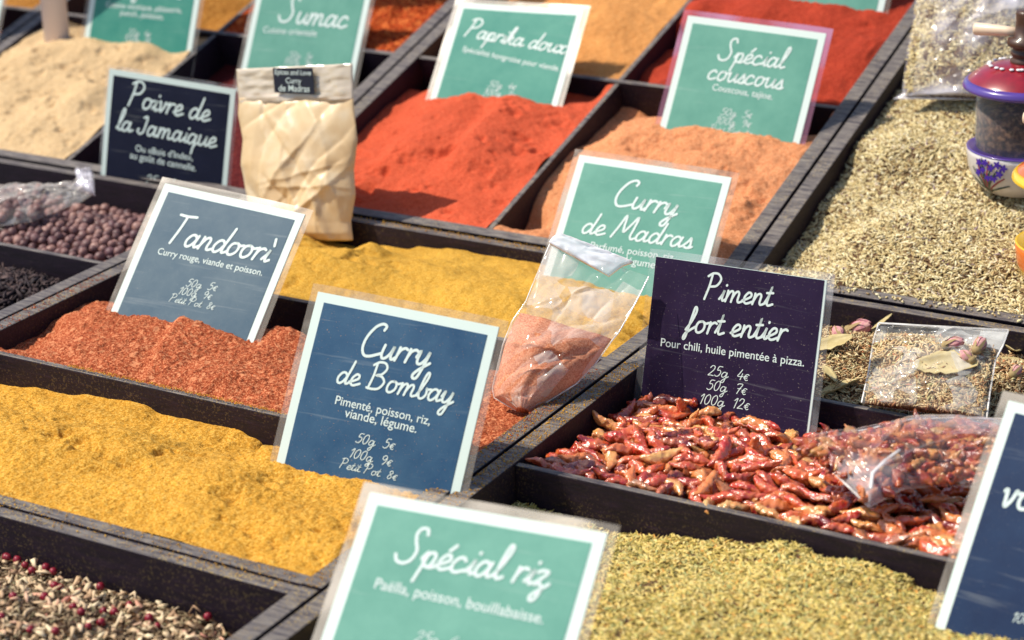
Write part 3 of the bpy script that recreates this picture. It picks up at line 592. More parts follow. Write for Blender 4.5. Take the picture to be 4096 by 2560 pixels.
# rosebuds and leaves -------------------------------------------------
def leaf_mesh(L, Wd, seed):
    rg = np.random.default_rng(seed); n, m = 12, 7; V = []; rag = rg.uniform(.75, 1.05, (n + 1, 2)); cu = rg.uniform(.05, .25); tw = rg.normal(0, .3)
    for lay in (0, 1):
        for i in range(n + 1):
            s = i / n; w = Wd * math.sin(math.pi * min(1, s * .96 + .02)) ** .7
            for j in range(m):
                u = (j / (m - 1) - .5); k = rag[i, 0 if u < 0 else 1]
                V.append(((s - .5) * L, u * w * k, cu * L * ((s - .5) ** 2) + .8 * w * u * u + tw * u * w * (s - .5) - lay * .0004 + (.0006 if j == 3 else 0)))
    Fc = []; q = (n + 1) * m
    for i in range(n):
        for j in range(m - 1):
            a = i * m + j; Fc.append((a, a + m, a + m + 1, a + 1)); Fc.append((q + a, q + a + 1, q + a + m + 1, q + a + m))
        a = i * m; Fc.append((a, a + q, a + m + q, a + m)); a += m - 1; Fc.append((a, a + m, a + m + q, a + q))
    return np.array(V), Fc
def rosebud(pos, sc, rot, parent=None, label=None):
    Rm = rotm(*rot); c = np.array(pos)
    if parent is None: root = thing('rosebud', label, 'rosebud', c, 'dried rosebuds in the tea cell')
    V = []; Fc = []; n = 0
    for k in range(7):
        a = k * 2.4; rr = .0030 + .0003 * k
        L = []; h, g_ = 8, 6
        for i in range(h + 1):
            s = i / h; rad = rr * math.sin(math.pi * (.12 + .80 * s)) ** .8
            for j in range(g_ + 1):
                b = a + (j / g_ - .5) * 2.3; L.append((rad * math.cos(b), rad * math.sin(b), (s - .3) * .011 + .0006 * math.cos(3 * b)))
        V.append(np.array(L)); Fc += [(n + i * (g_ + 1) + j, n + i * (g_ + 1) + j + 1, n + (i + 1) * (g_ + 1) + j + 1, n + (i + 1) * (g_ + 1) + j) for i in range(h) for j in range(g_)]; n += len(L)
    Vp = np.concatenate(V) * sc @ Rm.T + c
    v, f = sphere_mesh(.0036, 10, 7, .05, 9, .8); v = v + np.array([0, 0, -.0045]); 
    Vs = [v]; Fs = list(f); n = len(v)
    for k in range(5):
        a = k * 1.256; u = np.array([math.cos(a), math.sin(a)]); w = np.array([-u[1], u[0]]) * .0013
        L = [(*(u * .0032 - w), -.004), (*(u * .0032 + w), -.004), (*(u * .0046 + w * .7), .001), (*(u * .0046 - w * .7), .001), (*(u * .0052), .006)]
        Vs.append(np.array(L)); Fs += [(n, n + 1, n + 2, n + 3), (n + 3, n + 2, n + 4)]; n += 5
    Vs = np.concatenate(Vs) * sc @ Rm.T + c
    if parent is None:
        mesh('petals', Vp, Fc, M['petal'], root, True); mesh('calyx', Vs, Fs, M['sepal'], root, True)
    else:
        o = mesh('rosebud', Vp, Fc, M['petal'], parent, True); mesh('calyx', Vs, Fs, M['sepal'], o, True)
def at_heap(hp, q, lift=0.):
    z = -.005
    for _ in range(6): p = loc(un(q, hp.pl, z), hp.pl); z = float(hp.z(p[0:1], p[1:2])[0]) + lift
    return un(q, hp.pl, z)
for q, s, r, l in (((857, 329), 1.35, (.4, 1.1, .3), 'pink rosebud at the back of the tea cell, right of the Piment sign'),
                   ((840, 335), 1.0, (2.6, 1.2, .2), 'small pink rosebud touching the edge of the Piment sign'),
                   ((1015, 372), .8, (1.6, 1.3, .2), 'pale rosebud on the tea right of the clear tea bag')):
    rosebud(at_heap(H['tea'], q, .004), s, r, label=l)
def bay(q, L, Wd, rot, label, hp=None, lift=.004):
    v, f = leaf_mesh(L, Wd, int(q[0])); p = at_heap(hp or H['tea'], q, lift); v = v @ rotm(*rot).T + p
    tag(mesh('dried_leaf', v, f, M['leaf'], smooth=True), label, 'leaf', 'dried leaves on the tea cuttings')
bay((831, 345), .030, .013, (.7, -.25, .3), 'broad pale dried leaf beside the Piment sign in the tea cell')
bay((840, 388), .032, .014, (1.0, -.15, -.3), 'pale dried leaf left of the clear tea bag, near the tray edge')
bay((829, 374), .022, .008, (2.3, -.1, .2), 'narrow dried leaf half hidden by the Piment sign')
bay((1012, 350), .026, .011, (2.0, .3, .3), 'pale brown leaf behind the upper corner of the tea bag')
bay((882, 322), .018, .003, (.9, -.5, .2), 'thin dry stalk sticking up behind the clear tea bag', lift=.010)
bay((1018, 362), .022, .006, (.1, .1, .3), 'greenish narrow leaf at the right edge of the tea')

# ------------------------------------------------------------------ handwriting as strokes
G = {
 'a': (1.3, [[(.86, .72), (.62, .98), (.3, .92), (.06, .5), (.14, .08), (.42, .0), (.74, .35), (.94, .98)], [(.94, .98), (.86, .4), (.96, .03), (1.35, .22)]]),
 'b': (1.05, [[(-.05, .15), (.25, .9), (.48, 1.8), (.45, 2.25), (.26, 2.2), (.14, 1.5), (.12, .5), (.28, .02), (.6, .02), (.82, .4), (.74, .85), (.62, .95), (.85, .85), (1.1, .9)]]),
 'c': (1.12, [[(.82, .82), (.62, 1.0), (.3, .9), (.07, .5), (.16, .08), (.5, .0), (.95, .2)]]),
 'd': (1.3, [[(.86, .72), (.62, .98), (.3, .92), (.06, .5), (.14, .08), (.42, .0), (.74, .35), (.98, 1.1), (1.12, 2.1)], [(1.06, 1.7), (.88, .45), (.96, .03), (1.35, .22)]]),
 'e': (.95, [[(-.05, .25), (.35, .42), (.72, .68), (.68, .96), (.4, 1.0), (.12, .62), (.12, .2), (.4, .0), (1.0, .24)]]),
 'f': (.85, [[(-.05, .15), (.35, .9), (.62, 1.75), (.58, 2.15), (.42, 2.15), (.32, 1.5), (.16, .2), (.06, -.5), (-.08, -.7), (-.14, -.5), (.02, -.15), (.32, .1), (.58, .3), (.88, .5)]]),
 'g': (1.25, [[(.86, .72), (.62, .98), (.3, .92), (.06, .5), (.14, .08), (.42, .0), (.74, .35), (.94, .98), (.84, -.1), (.66, -.95), (.35, -1.05), (.25, -.8), (.6, -.35), (1.3, .22)]]),
 'i': (.55, [[(-.05, .15), (.2, .6), (.32, 1.0), (.22, .4), (.3, .03), (.6, .18)], [(.42, 1.45), (.44, 1.5)]]),
 'k': (1.05, [[(-.05, .15), (.3, 1.0), (.5, 1.9), (.45, 2.25), (.28, 2.1), (.14, .9), (.08, .0)], [(.1, .45), (.45, .98), (.68, .9), (.55, .6), (.2, .5), (.5, .3), (.7, .02), (1.1, .15)]]),
 'l': (.6, [[(-.05, .15), (.25, .8), (.52, 1.8), (.5, 2.25), (.32, 2.25), (.2, 1.6), (.14, .5), (.28, .02), (.65, .18)]]),
 'm': (1.8, [[(.14, 1.0), (.12, .5), (.06, .0)], [(.1, .3), (.32, .85), (.58, 1.0), (.7, .75), (.64, .0)], [(.66, .3), (.9, .85), (1.16, 1.0), (1.3, .78), (1.26, .25), (1.4, .02), (1.85, .2)]]),
 'n': (1.25, [[(.14, 1.0), (.12, .5), (.06, .0)], [(.1, .3), (.34, .85), (.62, 1.0), (.78, .8), (.74, .25), (.88, .02), (1.3, .2)]]),
 'o': (1.2, [[(.55, 1.0), (.22, .9), (.06, .5), (.16, .08), (.46, .0), (.78, .25), (.86, .65), (.7, .95), (.5, 1.0)], [(.72, .93), (.95, .84), (1.2, .92)]]),
 'p': (1.1, [[(-.05, .5), (.22, 1.0), (.2, .3), (.02, -1.05)], [(.12, .3), (.3, .85), (.6, 1.0), (.8, .75), (.72, .25), (.5, .0), (.25, .15)], [(.5, .0), (.8, .02), (1.15, .2)]]),
 'q': (1.25, [[(.86, .72), (.62, .98), (.3, .92), (.06, .5), (.14, .08), (.42, .0), (.74, .35), (.94, .98), (.84, .0), (.76, -1.05)], [(.82, -.3), (1.0, .0), (1.3, .2)]]),
 'r': (.85, [[(.16, 1.0), (.13, .5), (.06, .0)], [(.1, .35), (.28, .82), (.58, 1.0), (.78, .92)]]),
 's': (.8, [[(-.05, .15), (.3, .65), (.46, 1.02), (.55, .7), (.62, .25), (.42, .0), (.12, .08)], [(.42, .0), (.6, .02), (.85, .18)]]),
 't': (.75, [[(-.05, .15), (.25, .9), (.4, 1.75), (.28, .9), (.22, .3), (.36, .02), (.8, .18)], [(.02, 1.15), (.62, 1.2)]]),
 'u': (1.2, [[(.12, 1.0), (.08, .35), (.22, .02), (.5, .08), (.78, .5), (.9, 1.0), (.84, .35), (.96, .02), (1.25, .2)]]),
 'v': (1.0, [[(.05, .9), (.18, 1.0), (.24, .55), (.34, .0), (.62, .45), (.74, .98), (.84, .85), (1.05, .88)]]),
 'x': (1.05, [[(.0, .85), (.22, 1.0), (.45, .6), (.5, .2), (.75, .0), (1.1, .2)], [(.9, .95), (.68, .95), (.45, .5), (.2, .02), (.02, .1)]]),
 'y': (1.1, [[(-.05, .5), (.15, 1.0), (.1, .4), (.2, .06), (.48, .08), (.75, .5), (.88, 1.0), (.74, -.1), (.55, -.95), (.28, -1.05), (.18, -.8), (.5, -.35), (1.15, .2)]]),
 'z': (1.0, [[(.05, .85), (.3, 1.0), (.7, .95), (.42, .5), (.1, .05), (.45, .15), (.66, -.2), (.55, -.85), (.3, -1.0), (.2, -.75), (.5, -.35), (1.05, .2)]]),
 'C': (1.75, [[(1.35, 2.05), (1.42, 2.35), (1.1, 2.5), (.6, 2.2), (.2, 1.4), (.15, .6), (.45, .05), (.95, .0), (1.8, .35)]]),
 'S': (1.75, [[(1.35, 2.1), (1.2, 2.45), (.8, 2.45), (.62, 2.05), (.82, 1.5), (1.12, .95), (1.02, .3), (.6, .0), (.1, .1), (-.15, .5)]]),
 'B': (1.9, [[(.25, 2.3), (.3, 1.2), (.2, .0)], [(-.05, 2.1), (.4, 2.42), (1.0, 2.4), (1.3, 1.95), (1.0, 1.4), (.5, 1.25), (1.1, 1.2), (1.5, .75), (1.2, .15), (.6, .0), (.05, .05)]]),
 'M': (2.35, [[(.0, .0), (.35, 1.2), (.65, 2.35), (.85, 1.2), (1.0, .65), (1.4, 1.4), (1.85, 2.3), (1.85, 1.2), (1.8, .35), (2.0, .03), (2.3, .2)]]),
 'T': (1.75, [[(.8, 2.35), (.7, 1.2), (.5, .0)], [(.1, 2.4), (.8, 2.36), (1.6, 2.42)]]),
 'P': (1.75, [[(.5, 2.35), (.42, 1.2), (.2, .0)], [(.1, 2.15), (.55, 2.45), (1.1, 2.42), (1.45, 1.95), (1.15, 1.35), (.55, 1.2)]]),
 'J': (1.1, [[(.35, 1.75), (.75, 1.85), (.72, 1.0), (.6, .25), (.25, .0), (-.1, .25), (.0, .5)]]),
 'G': (1.75, [[(1.35, 2.05), (1.3, 2.45), (.7, 2.35), (.2, 1.4), (.2, .4), (.7, .0), (1.25, .5), (1.3, 1.1), (1.25, .2), (1.0, -.6)]]),
 '0': (1.25, [[(.6, 1.95), (.2, 1.5), (.1, .6), (.35, .02), (.75, .2), (1.0, 1.1), (.85, 1.8), (.55, 1.95)]]),
 '1': (.8, [[(.1, 1.45), (.55, 1.95), (.45, 1.0), (.3, .0)]]),
 '2': (1.2, [[(.15, 1.5), (.45, 1.95), (.9, 1.8), (.85, 1.2), (.4, .5), (.05, .03), (.5, .08), (1.0, .02)]]),
 '4': (1.2, [[(.65, 1.95), (.35, 1.2), (.1, .65), (.6, .6), (1.05, .68)], [(.85, 1.2), (.7, .0)]]),
 '5': (1.2, [[(1.05, 1.95), (.45, 1.92), (.3, 1.2), (.7, 1.25), (.95, .8), (.7, .15), (.3, .0), (.02, .2)]]),
 '6': (1.2, [[(.95, 1.9), (.4, 1.5), (.1, .7), (.3, .05), (.7, .05), (.92, .55), (.7, .98), (.3, .85), (.12, .5)]]),
 '7': (1.1, [[(.1, 1.75), (.3, 1.95), (1.0, 1.9), (.65, 1.0), (.35, .0)], [(.3, 1.0), (.85, 1.05)]]),
 '8': (1.2, [[(.9, 1.65), (.6, 1.95), (.25, 1.6), (.55, 1.1), (.85, .5), (.55, .0), (.12, .3), (.4, .95), (.9, 1.4), (.9, 1.65)]]),
 '9': (1.2, [[(.95, 1.5), (.6, 1.95), (.2, 1.6), (.25, 1.1), (.6, 1.0), (.95, 1.5), (.85, .7), (.5, .0)]]),
 ' ': (.75, []), ',': (.5, [[(.2, .05), (.1, -.35)]]), '.': (.5, [[(.2, .0), (.22, .05)]]),
 '€': (1.0, [[(.85, 1.05), (.55, 1.2), (.25, .9), (.2, .4), (.5, .0), (.8, .1)], [(.02, .75), (.65, .75)], [(.0, .45), (.6, .45)]]),
}
for base, acc in (('e', 'é'),): G[acc] = (G['e'][0], G['e'][1] + [[(.45, 1.3), (.75, 1.7)]])
G['ì'] = (.65, [G['i'][1][0], [(.25, 1.9), (.42, 1.35)]])
def spline(P, k=5):
    P = np.array(P, float); n = len(P)
    if n < 3: return P
    Q = np.vstack([2 * P[0] - P[1], P, 2 * P[-1] - P[-2]]); out = []
    for i in range(1, n):
        for t in np.linspace(0, 1, k, endpoint=False):
            a, b, c, d = Q[i - 1], Q[i], Q[i + 1], Q[i + 2]
            out.append(.5 * (2 * b + (c - a) * t + (2 * a - 5 * b + 4 * c - d) * t * t + (3 * b - a - 3 * c + d) * t ** 3))
    out.append(P[-1]); return np.array(out)
def script(text, thick, slant=.18):
    """returns ribbons (2D) of the handwriting, its width, x-height 1"""
    x = 0; R = []
    for ch in text:
        adv, st = G[ch]
        for s in st:
            p = spline(s); p = p + np.array([x, 0]); p[:, 0] += slant * p[:, 1]; R.append(p)
        x += adv
    V = []; Fc = []; n = 0
    for si, p in enumerate(R):
        d = np.gradient(p, axis=0); d /= np.linalg.norm(d, axis=1)[:, None] + 1e-9; nn = np.stack([-d[:, 1], d[:, 0]], 1); h = thick / 2
        cap = lambda c, dd, nnn, s: [c + s * dd * h * math.sin(a) + nnn * h * math.cos(a) for a in np.linspace(0, math.pi, 6)]
        pl = [p[i] + nn[i] * h for i in range(len(p))] + cap(p[-1], d[-1], nn[-1], 1)[1:-1] + [p[i] - nn[i] * h for i in range(len(p) - 1, -1, -1)]
        # strip quads + end caps
        for i in range(len(p)): V += [(*(p[i] + nn[i] * h), si), (*(p[i] - nn[i] * h), si)]
        Fc += [(n + 2 * i, n + 2 * i + 1, n + 2 * i + 3, n + 2 * i + 2) for i in range(len(p) - 1)]; n += 2 * len(p)
        for c, dd, nnn, s in ((p[-1], d[-1], nn[-1], 1), (p[0], d[0], nn[0], -1)):
            q = cap(c, dd, nnn, s); V += [(*a, si) for a in q]; Fc.append(tuple(range(n, n + 6))); n += 6
    mn = min(a[0] for a in V); V = [(a[0] - mn, a[1], a[2]) for a in V]
    return V, Fc, max(a[0] for a in V)
def sans(text):
    cu = bpy.data.curves.new('t', 'FONT'); cu.body = text; cu.size = 1; cu.offset = .005; o = bpy.data.objects.new('t', cu); scene.collection.objects.link(o)
    bpy.context.view_layer.update(); dg = bpy.context.evaluated_depsgraph_get(); me = bpy.data.meshes.new_from_object(o.evaluated_get(dg))
    V = [(v.co.x, v.co.y, 0) for v in me.vertices]; Fc = [tuple(p.vertices) for p in me.polygons]
    bpy.data.objects.remove(o); bpy.data.meshes.remove(me); return V, Fc, max(v[0] for v in V)

# ------------------------------------------------------------------ signs
def sbasis(y, l, r):
    y, l, r = map(math.radians, (y, l, r)); u = np.array([math.cos(y) * math.cos(r), math.sin(y) * math.cos(r), math.sin(r)])
    h = np.array([-math.sin(y), math.cos(y), 0]); v = np.array([0, 0, 1.]) * math.cos(l) + h * math.sin(l); v -= u * (v @ u); v /= np.linalg.norm(v)
    return u, v, np.cross(u, v)
def sign(label, BL, ylr, h, W, pmat, lines, border=True, sleeve='sleeve', hid=.034, warp=.0012, m0=.0048, m1=.0106):
    """BL: where the left edge enters the spice; h: height above that; hid: part buried"""
    u, v, n = sbasis(*ylr); BL = np.array(BL); B0 = BL - v * hid; Ht = h + hid
    root = thing('price_sign', label, 'sign', B0 + u * W / 2, 'laminated price signs stuck in the spices')
    ph = abs(hash(round(W * 1e4 + BL[0] * 1e5))) % 628 / 100
    def P(a, b, o): # a across, b up, o out
        a = np.asarray(a, float); b = np.asarray(b, float); o = np.asarray(o, float)
        w = warp * np.sin(b / Ht * 3.1 + ph) + warp * .8 * np.sin(a / W * 3.3 + ph * 2)
        return B0 + a[..., None] * u + b[..., None] * v + (o + w)[..., None] * n
    def sheet(name, a0, a1, b0, b1, o0, o1, mat, rad=.0):
        A, Bq = np.meshgrid(np.linspace(a0, a1, 14), np.linspace(b0, b1, 14)); ny, nx = A.shape
        if rad:                                                # rounded sleeve corners
            da = np.minimum(A - a0, a1 - A); db = b1 - Bq; k = (da < rad) & (db < rad)
            Bq = np.where((da < rad * .5), np.minimum(Bq, b1 - rad * .35), Bq)
        V = np.concatenate([P(A, Bq, A * 0 + o1).reshape(-1, 3), P(A, Bq, A * 0 + o0).reshape(-1, 3)]); N = nx * ny; Fc = []
        for i in range(ny - 1):
            for j in range(nx - 1):
                q = i * nx + j; Fc.append((q, q + 1, q + nx + 1, q + nx)); Fc.append((N + q, N + q + nx, N + q + nx + 1, N + q + 1))
        for i in range(ny - 1):
            a = i * nx; Fc.append((a, a + nx, N + a + nx, N + a)); a += nx - 1; Fc.append((a, N + a, N + a + nx, a + nx))
        for j in range(nx - 1):
            Fc.append((j, N + j, N + j + 1, j + 1)); a = (ny - 1) * nx + j; Fc.append((a, a + 1, N + a + 1, N + a))
        return mesh(name, V, Fc, mat, root, False)
    k = W / .129; m0 *= k; m1 *= k
    sheet('plastic_sleeve', 0, W, 0, Ht, -.0003, .0003, M[sleeve], .001)
    cd = sheet('paper_card', m0, W - (m0 if border else m0 * 1.0), .004, Ht - m0, -.0006, .0006, M['card'])
    if border: sheet('printed_panel', m1, W - m1, .008, Ht - m1, .0006, .0009, pmat)
    else: sheet('printed_panel', m0 + .0002, W - m0 - .0016, .006, Ht - m0 - .0002, .0006, .0009, pmat)
    def tomap(q):
        p = hit(q, B0 + n * .001, n) - B0; return np.array([p @ u, p @ v])
    for ln in lines:
        kind, text, qa, qb = ln[:4]; thick = ln[4] if len(ln) > 4 else (.215 if kind == 'T' else .15)
        V, Fc, w = script(text, thick) if kind in 'TP' else sans(text)
        A = tomap(qa); Bp = tomap(qb); d = Bp - A; L = np.linalg.norm(d); d /= L; pp = np.array([-d[1], d[0]]); s = L / w; V = np.array(V)
        hs = ln[5] if len(ln) > 5 else (.84 if kind == 'P' else 1.)
        a2 = A + V[:, :1] * s * d + V[:, 1:2] * s * hs * pp
        mesh('lettering', P(a2[:, 0], a2[:, 1], .00115 + V[:, 2] * 6e-6), Fc, M['ink'], root)
    return root
T, Sb, Pr = 'T', 'S', 'P'
sign('grey blue sign reading Tandoori, stuck in red powder on the left', (-.9416, 1.0605, .0026), (1.6, 41.9, -3.8), .1068, .129, M['slate'],
     [(T, 'Tandoorì', (169, 243), (271, 264)), (Sb, 'Curry rouge, viande et poisson.', (157, 254), (263, 277)), (Pr, '50g  5€', (186, 286.4), (217.6, 292)), (Pr, '100g  9€', (179, 294.3), (212, 300.5)), (Pr, 'Petit Pot  8€', (169, 301.3), (215, 310.8))], sleeve='sleeve')
sign('blue sign reading Curry de Bombay, standing in golden powder at the centre', (-.6972, .9179, 0), (4.7, 30.1, -2.7), .1079, .1295, M['navy_y'],
     [(T, 'Curry', (361, 355), (432, 367)), (T, 'de Bombay', (337, 382.5), (455, 405)), (Sb, 'Pimenté, poisson, riz,', (335.2, 404), (431, 425.5)), (Sb, 'viande, légume.', (345.4, 417), (417.5, 433.5)),
      (Pr, '50g  5€', (356.4, 442.6), (396, 450.4)), (Pr, '100g  9€', (351, 457.5), (393, 467)), (Pr, 'Petit Pot  8€', (340, 467.7), (398, 481))])
sign('dark purple sign reading Piment fort entier, behind the dried chillies', (-.5615, 1.129, -.0176), (-1.9, 16.3, 2.0), .0989, .129, M['purple'],
     [(T, 'Piment', (702, 299), (773, 306.5)), (T, 'fort entier', (681, 331), (788, 341.5)), (Sb, 'Pour chili, huile pimentée à pizza.', (658.7, 346), (804, 366.5)), (Pr, '25g  4€', (707, 375), (749, 381)),
      (Pr, '50g  7€', (706, 389.3), (747, 395)), (Pr, '100g  12€', (700, 403.5), (750, 410))], border=False, sleeve='sleeve_clear', hid=.028)
sign('green sign reading Curry de Madras, behind the clear bag of red powder', (-.7137, 1.2952, .0188), (4.7, 42.4, -1.7), .0731, .129, M['teal'],
     [(T, 'Curry', (613, 205), (677, 216)), (T, 'de Madras', (581, 232.5), (692, 248)), (Sb, 'Parfumé, poisson, riz,', (589, 248), (674, 260)), (Sb, 'viande, légume.', (592, 258), (656, 268))], hid=.055)
sign('green sign reading Spécial couscous, in pale orange powder at the upper right', (-.7251, 1.4976, .0516), (2.0, 30.8, -2.2), .0986, .129, M['teal'],
     [(T, 'Spécial', (716, 59), (787, 69)), (T, 'couscous', (706.3, 78), (783.3, 89.5)), (Sb, 'Couscous, tajine.', (711, 89.5), (772.3, 99.8)), (Pr, '50g  5€', (719.7, 114.7), (752, 118.6)), (Pr, '100g  9€', (715.8, 123.3), (751, 128)), (Pr, 'Petit Pot  8€', (709, 131), (752, 137))], sleeve='sleeve_pink')
sign('green sign reading Paprika doux, in bright red orange powder', (-.9468, 1.5018, .0471), (3.7, 43.6, 1.6), .0995, .129, M['teal_d'],
     [(T, 'Paprika doux', (464, 36), (565, 54)), (Sb, 'Spécialité hongroise pour viande.', (461.7, 51), (558.3, 70.7)), (Pr, '50g  4€', (486.8, 85.6), (515, 89)), (Pr, '100g  7€', (483, 93.5), (513.5, 97.5)), (Pr, 'Petit Pot  7€', (476.6, 100.5), (514, 105))])
sign('near black sign reading Poivre de la Jamaique, behind the Tandoori sign', (-1.168, 1.3193, -.022), (6.2, 12.3, -3.4), .1147, .129, M['black'],
     [(T, 'Poivre de', (128, 105), (212, 122)), (T, 'la Jamaique', (116, 129), (218.4, 148)), (Sb, "Ou «Bois d'Inde»,", (136, 150.8), (194, 160.5)), (Sb, 'au goût de cannelle.', (130.4, 157.9), (197, 171.2)), (Pr, '25g  4€', (146, 183), (182, 189)), (Pr, '50g  7€', (145, 195), (181, 201))], hid=.028, sleeve='sleeve_clear', m0=.0030, m1=.0078)
sign('large green sign reading Spécial riz, blurred at the bottom edge', (-.5366, .7426, .0323), (5.2, 45.9, .5), .062, .137, M['teal'],
     [(T, 'Spécial riz', (391, 560), (549, 587)), (Sb, 'Paëlla, poisson, bouillabaisse.', (372, 587), (542, 623.5)), (Pr, '25g  6€', (413, 641), (462, 649))], hid=.080)
sign('navy sign cut off by the right edge of the picture, standing in green herbs', (-.2959, .9412, -.01), (-6, 36.3, -1.2), .1201, .137, M['deep'],
     [(T, 'volaille', (1001, 506), (1120, 526)), (Pr, '100g  9€', (1013, 622), (1060, 630))], m0=.0045, m1=.0098)
sign('green sign reading Sumac at the top edge, behind the tan paper bag', (-1.173, 1.5284, .0295), (3.3, 30.1, -.2), .114, .129, M['teal'],
     [(T, 'Sumac', (277, 21), (347, 28)), (Sb, 'Cuisine orientale', (262.4, 32.2), (315.8, 36)), (Pr, '50g  5€', (287.5, 56.6), (311.8, 59)), (Pr, '100g  9€', (283.6, 63.6), (311, 66))])
sign('green sign with its top cut off, behind the beige ginger powder', (-1.3391, 1.5138, .0574), (4.8, 22.2, -.6), .1037, .129, M['teal_d'],
     [(T, 'Gingembre', (108, -10), (184, -1)), (Sb, 'Cuisine exotique, pâtisserie,', (106, 7), (181.5, 13)), (Sb, 'punch, poisson.', (120.2, 15), (163.4, 20)), (Pr, '50g  4€', (128, 34.6), (151, 37)), (Pr, '100g  7€', (125, 41), (151, 43))])
br = un((889, 12), 'R', .0); u_, v_, n_ = sbasis(2, 30, -2)
sign('green sign showing only its lower corner, in brick red powder at the top edge', br - u_ * .129, (2, 30, -2), .10, .129, M['teal'], [])
br = un((-1, 42), 'R', .0); u_, v_, n_ = sbasis(2, 26, -2)
sign('blue sign of which only a sliver shows at the top left corner', br - u_ * .129 - v_ * 0, (2, 26, -2), .10, .129, M['navy'], [])

# ------------------------------------------------------------------ bags
def polyline(pts, t):
    P = np.array(pts, float); d = np.r_[0, np.cumsum(np.linalg.norm(np.diff(P, axis=0), axis=1))]; d /= d[-1]
    return np.stack([np.interp(t, d, P[:, i]) for i in range(P.shape[1])], -1)
def pillow(Pp, n, left, right, th, nt=70, ns=46, crease=.0012, seed=0, back=.4, t1=1., shrink=0., cs=55, th0=0., folds=0, fold_amp=.003, fold_dir=1.2):
    """closed sheet pair between two image outlines lying on a plane; th(t) is the bulge"""
    n = np.array(n, float); n /= np.linalg.norm(n)
    L3 = np.array([hit(q, Pp, n) for q in left]); R3 = np.array([hit(q, Pp, n) for q in right])
    t = np.linspace(0, 1, nt) * t1; Lp = polyline(L3, t); Rp = polyline(R3, t); s = np.linspace(shrink, 1 - shrink, ns)
    A = Lp[:, None] * (1 - s)[None, :, None] + Rp[:, None] * s[None, :, None]
    Tt = np.array([th(x) for x in t])[:, None]; Sx = np.sin(np.pi * np.linspace(0, 1, ns))[None, :] ** .6
    SS, TT = np.meshgrid(np.linspace(0, 1, ns), t)
    c = crease * (np.abs(fbm(SS * cs * .12 + 3, TT * cs * .12, seed, 3)) * 3 + fbm(SS * cs * .3, TT * cs * .3, seed + 5, 2)) * Sx ** .5
    rf = np.random.default_rng(seed + 77)
    for _ in range(folds):
        cx, cy, an = rf.uniform(.08, .92), rf.uniform(.03, .97), rf.normal(fold_dir, .6); ln = rf.uniform(.12, .4)
        X_ = (SS - cx) * .62; Y_ = TT - cy; al = X_ * math.cos(an) + Y_ * math.sin(an); q = -X_ * math.sin(an) + Y_ * math.cos(an) + .03 * (fbm(SS * 6, TT * 6, seed + _, 2))
        am = fold_amp * rf.uniform(.4, 1) * (1 if rf.random() < .65 else -1)
        c = c + am * np.exp(-(al / ln) ** 4) * np.where(q > 0, np.exp(-q / .05), np.exp(q / .014)) * Sx ** .5
    Fr = A + n * (Tt * Sx + c + th0)[..., None]; Bk = A - n * (Tt * Sx * back + .0002)[..., None]
    N = nt * ns; V = np.concatenate([Fr.reshape(-1, 3), Bk.reshape(-1, 3)]); Fc = []
    for i in range(nt - 1):
        for j in range(ns - 1):
            q = i * ns + j; Fc.append((q, q + 1, q + ns + 1, q + ns)); Fc.append((N + q, N + q + ns, N + q + ns + 1, N + q + 1))
    for i in range(nt - 1):
        a = i * ns; Fc.append((a, a + ns, N + a + ns, N + a)); a += ns - 1; Fc.append((a, N + a, N + a + ns, a + ns))
    for j in range(ns - 1):
        Fc.append((j, N + j, N + j + 1, j + 1)); a = (nt - 1) * ns + j; Fc.append((a, a + 1, N + a + 1, N + a))
    return V, Fc, (Lp, Rp, n)
def seam(name, pts, Pp, n, off, parent, w=.0006, k=40, mat=None):
    P = polyline([hit(q, np.array(Pp), n) for q in pts], np.linspace(0, 1, k)) + n * off
    d = np.gradient(P, axis=0); d /= np.linalg.norm(d, axis=1)[:, None]; sd = np.cross(d, n); V = []; Fc = []
    for i in range(k):
        for a in range(6): V.append(P[i] + w * (sd[i] * math.cos(a * math.pi / 3) + n * .5 * math.sin(a * math.pi / 3)))
    for i in range(k - 1):
        for a in range(6): b = (a + 1) % 6; Fc.append((i * 6 + a, i * 6 + b, i * 6 + 6 + b, i * 6 + 6 + a))
    return mesh(name, np.array(V), Fc, mat or M['seam'], parent, True)
M['film'] = film('clear crinkled bag film', .12, .12, .005, (240, 232, 222), 24, .4, 24, 2.8, 48, .8)
M['film_soft'] = film('clear bag film', .08, .10, .004, (240, 236, 240), 16, .5, 14, 3.2)
M['film_tea'] = film('clear tea bag film', .12, .10, .005, (240, 238, 230), 30, .4, 26, 3.6, 60)
M['seam'] = film('plastic seam', .8, .2, 0, (240, 236, 230), 30, .3, 60, 1.1)
M['film_heavy'] = film('clear bag film with glare', .20, .22, .003, (240, 236, 244), 12, .4, 11, 3.4)

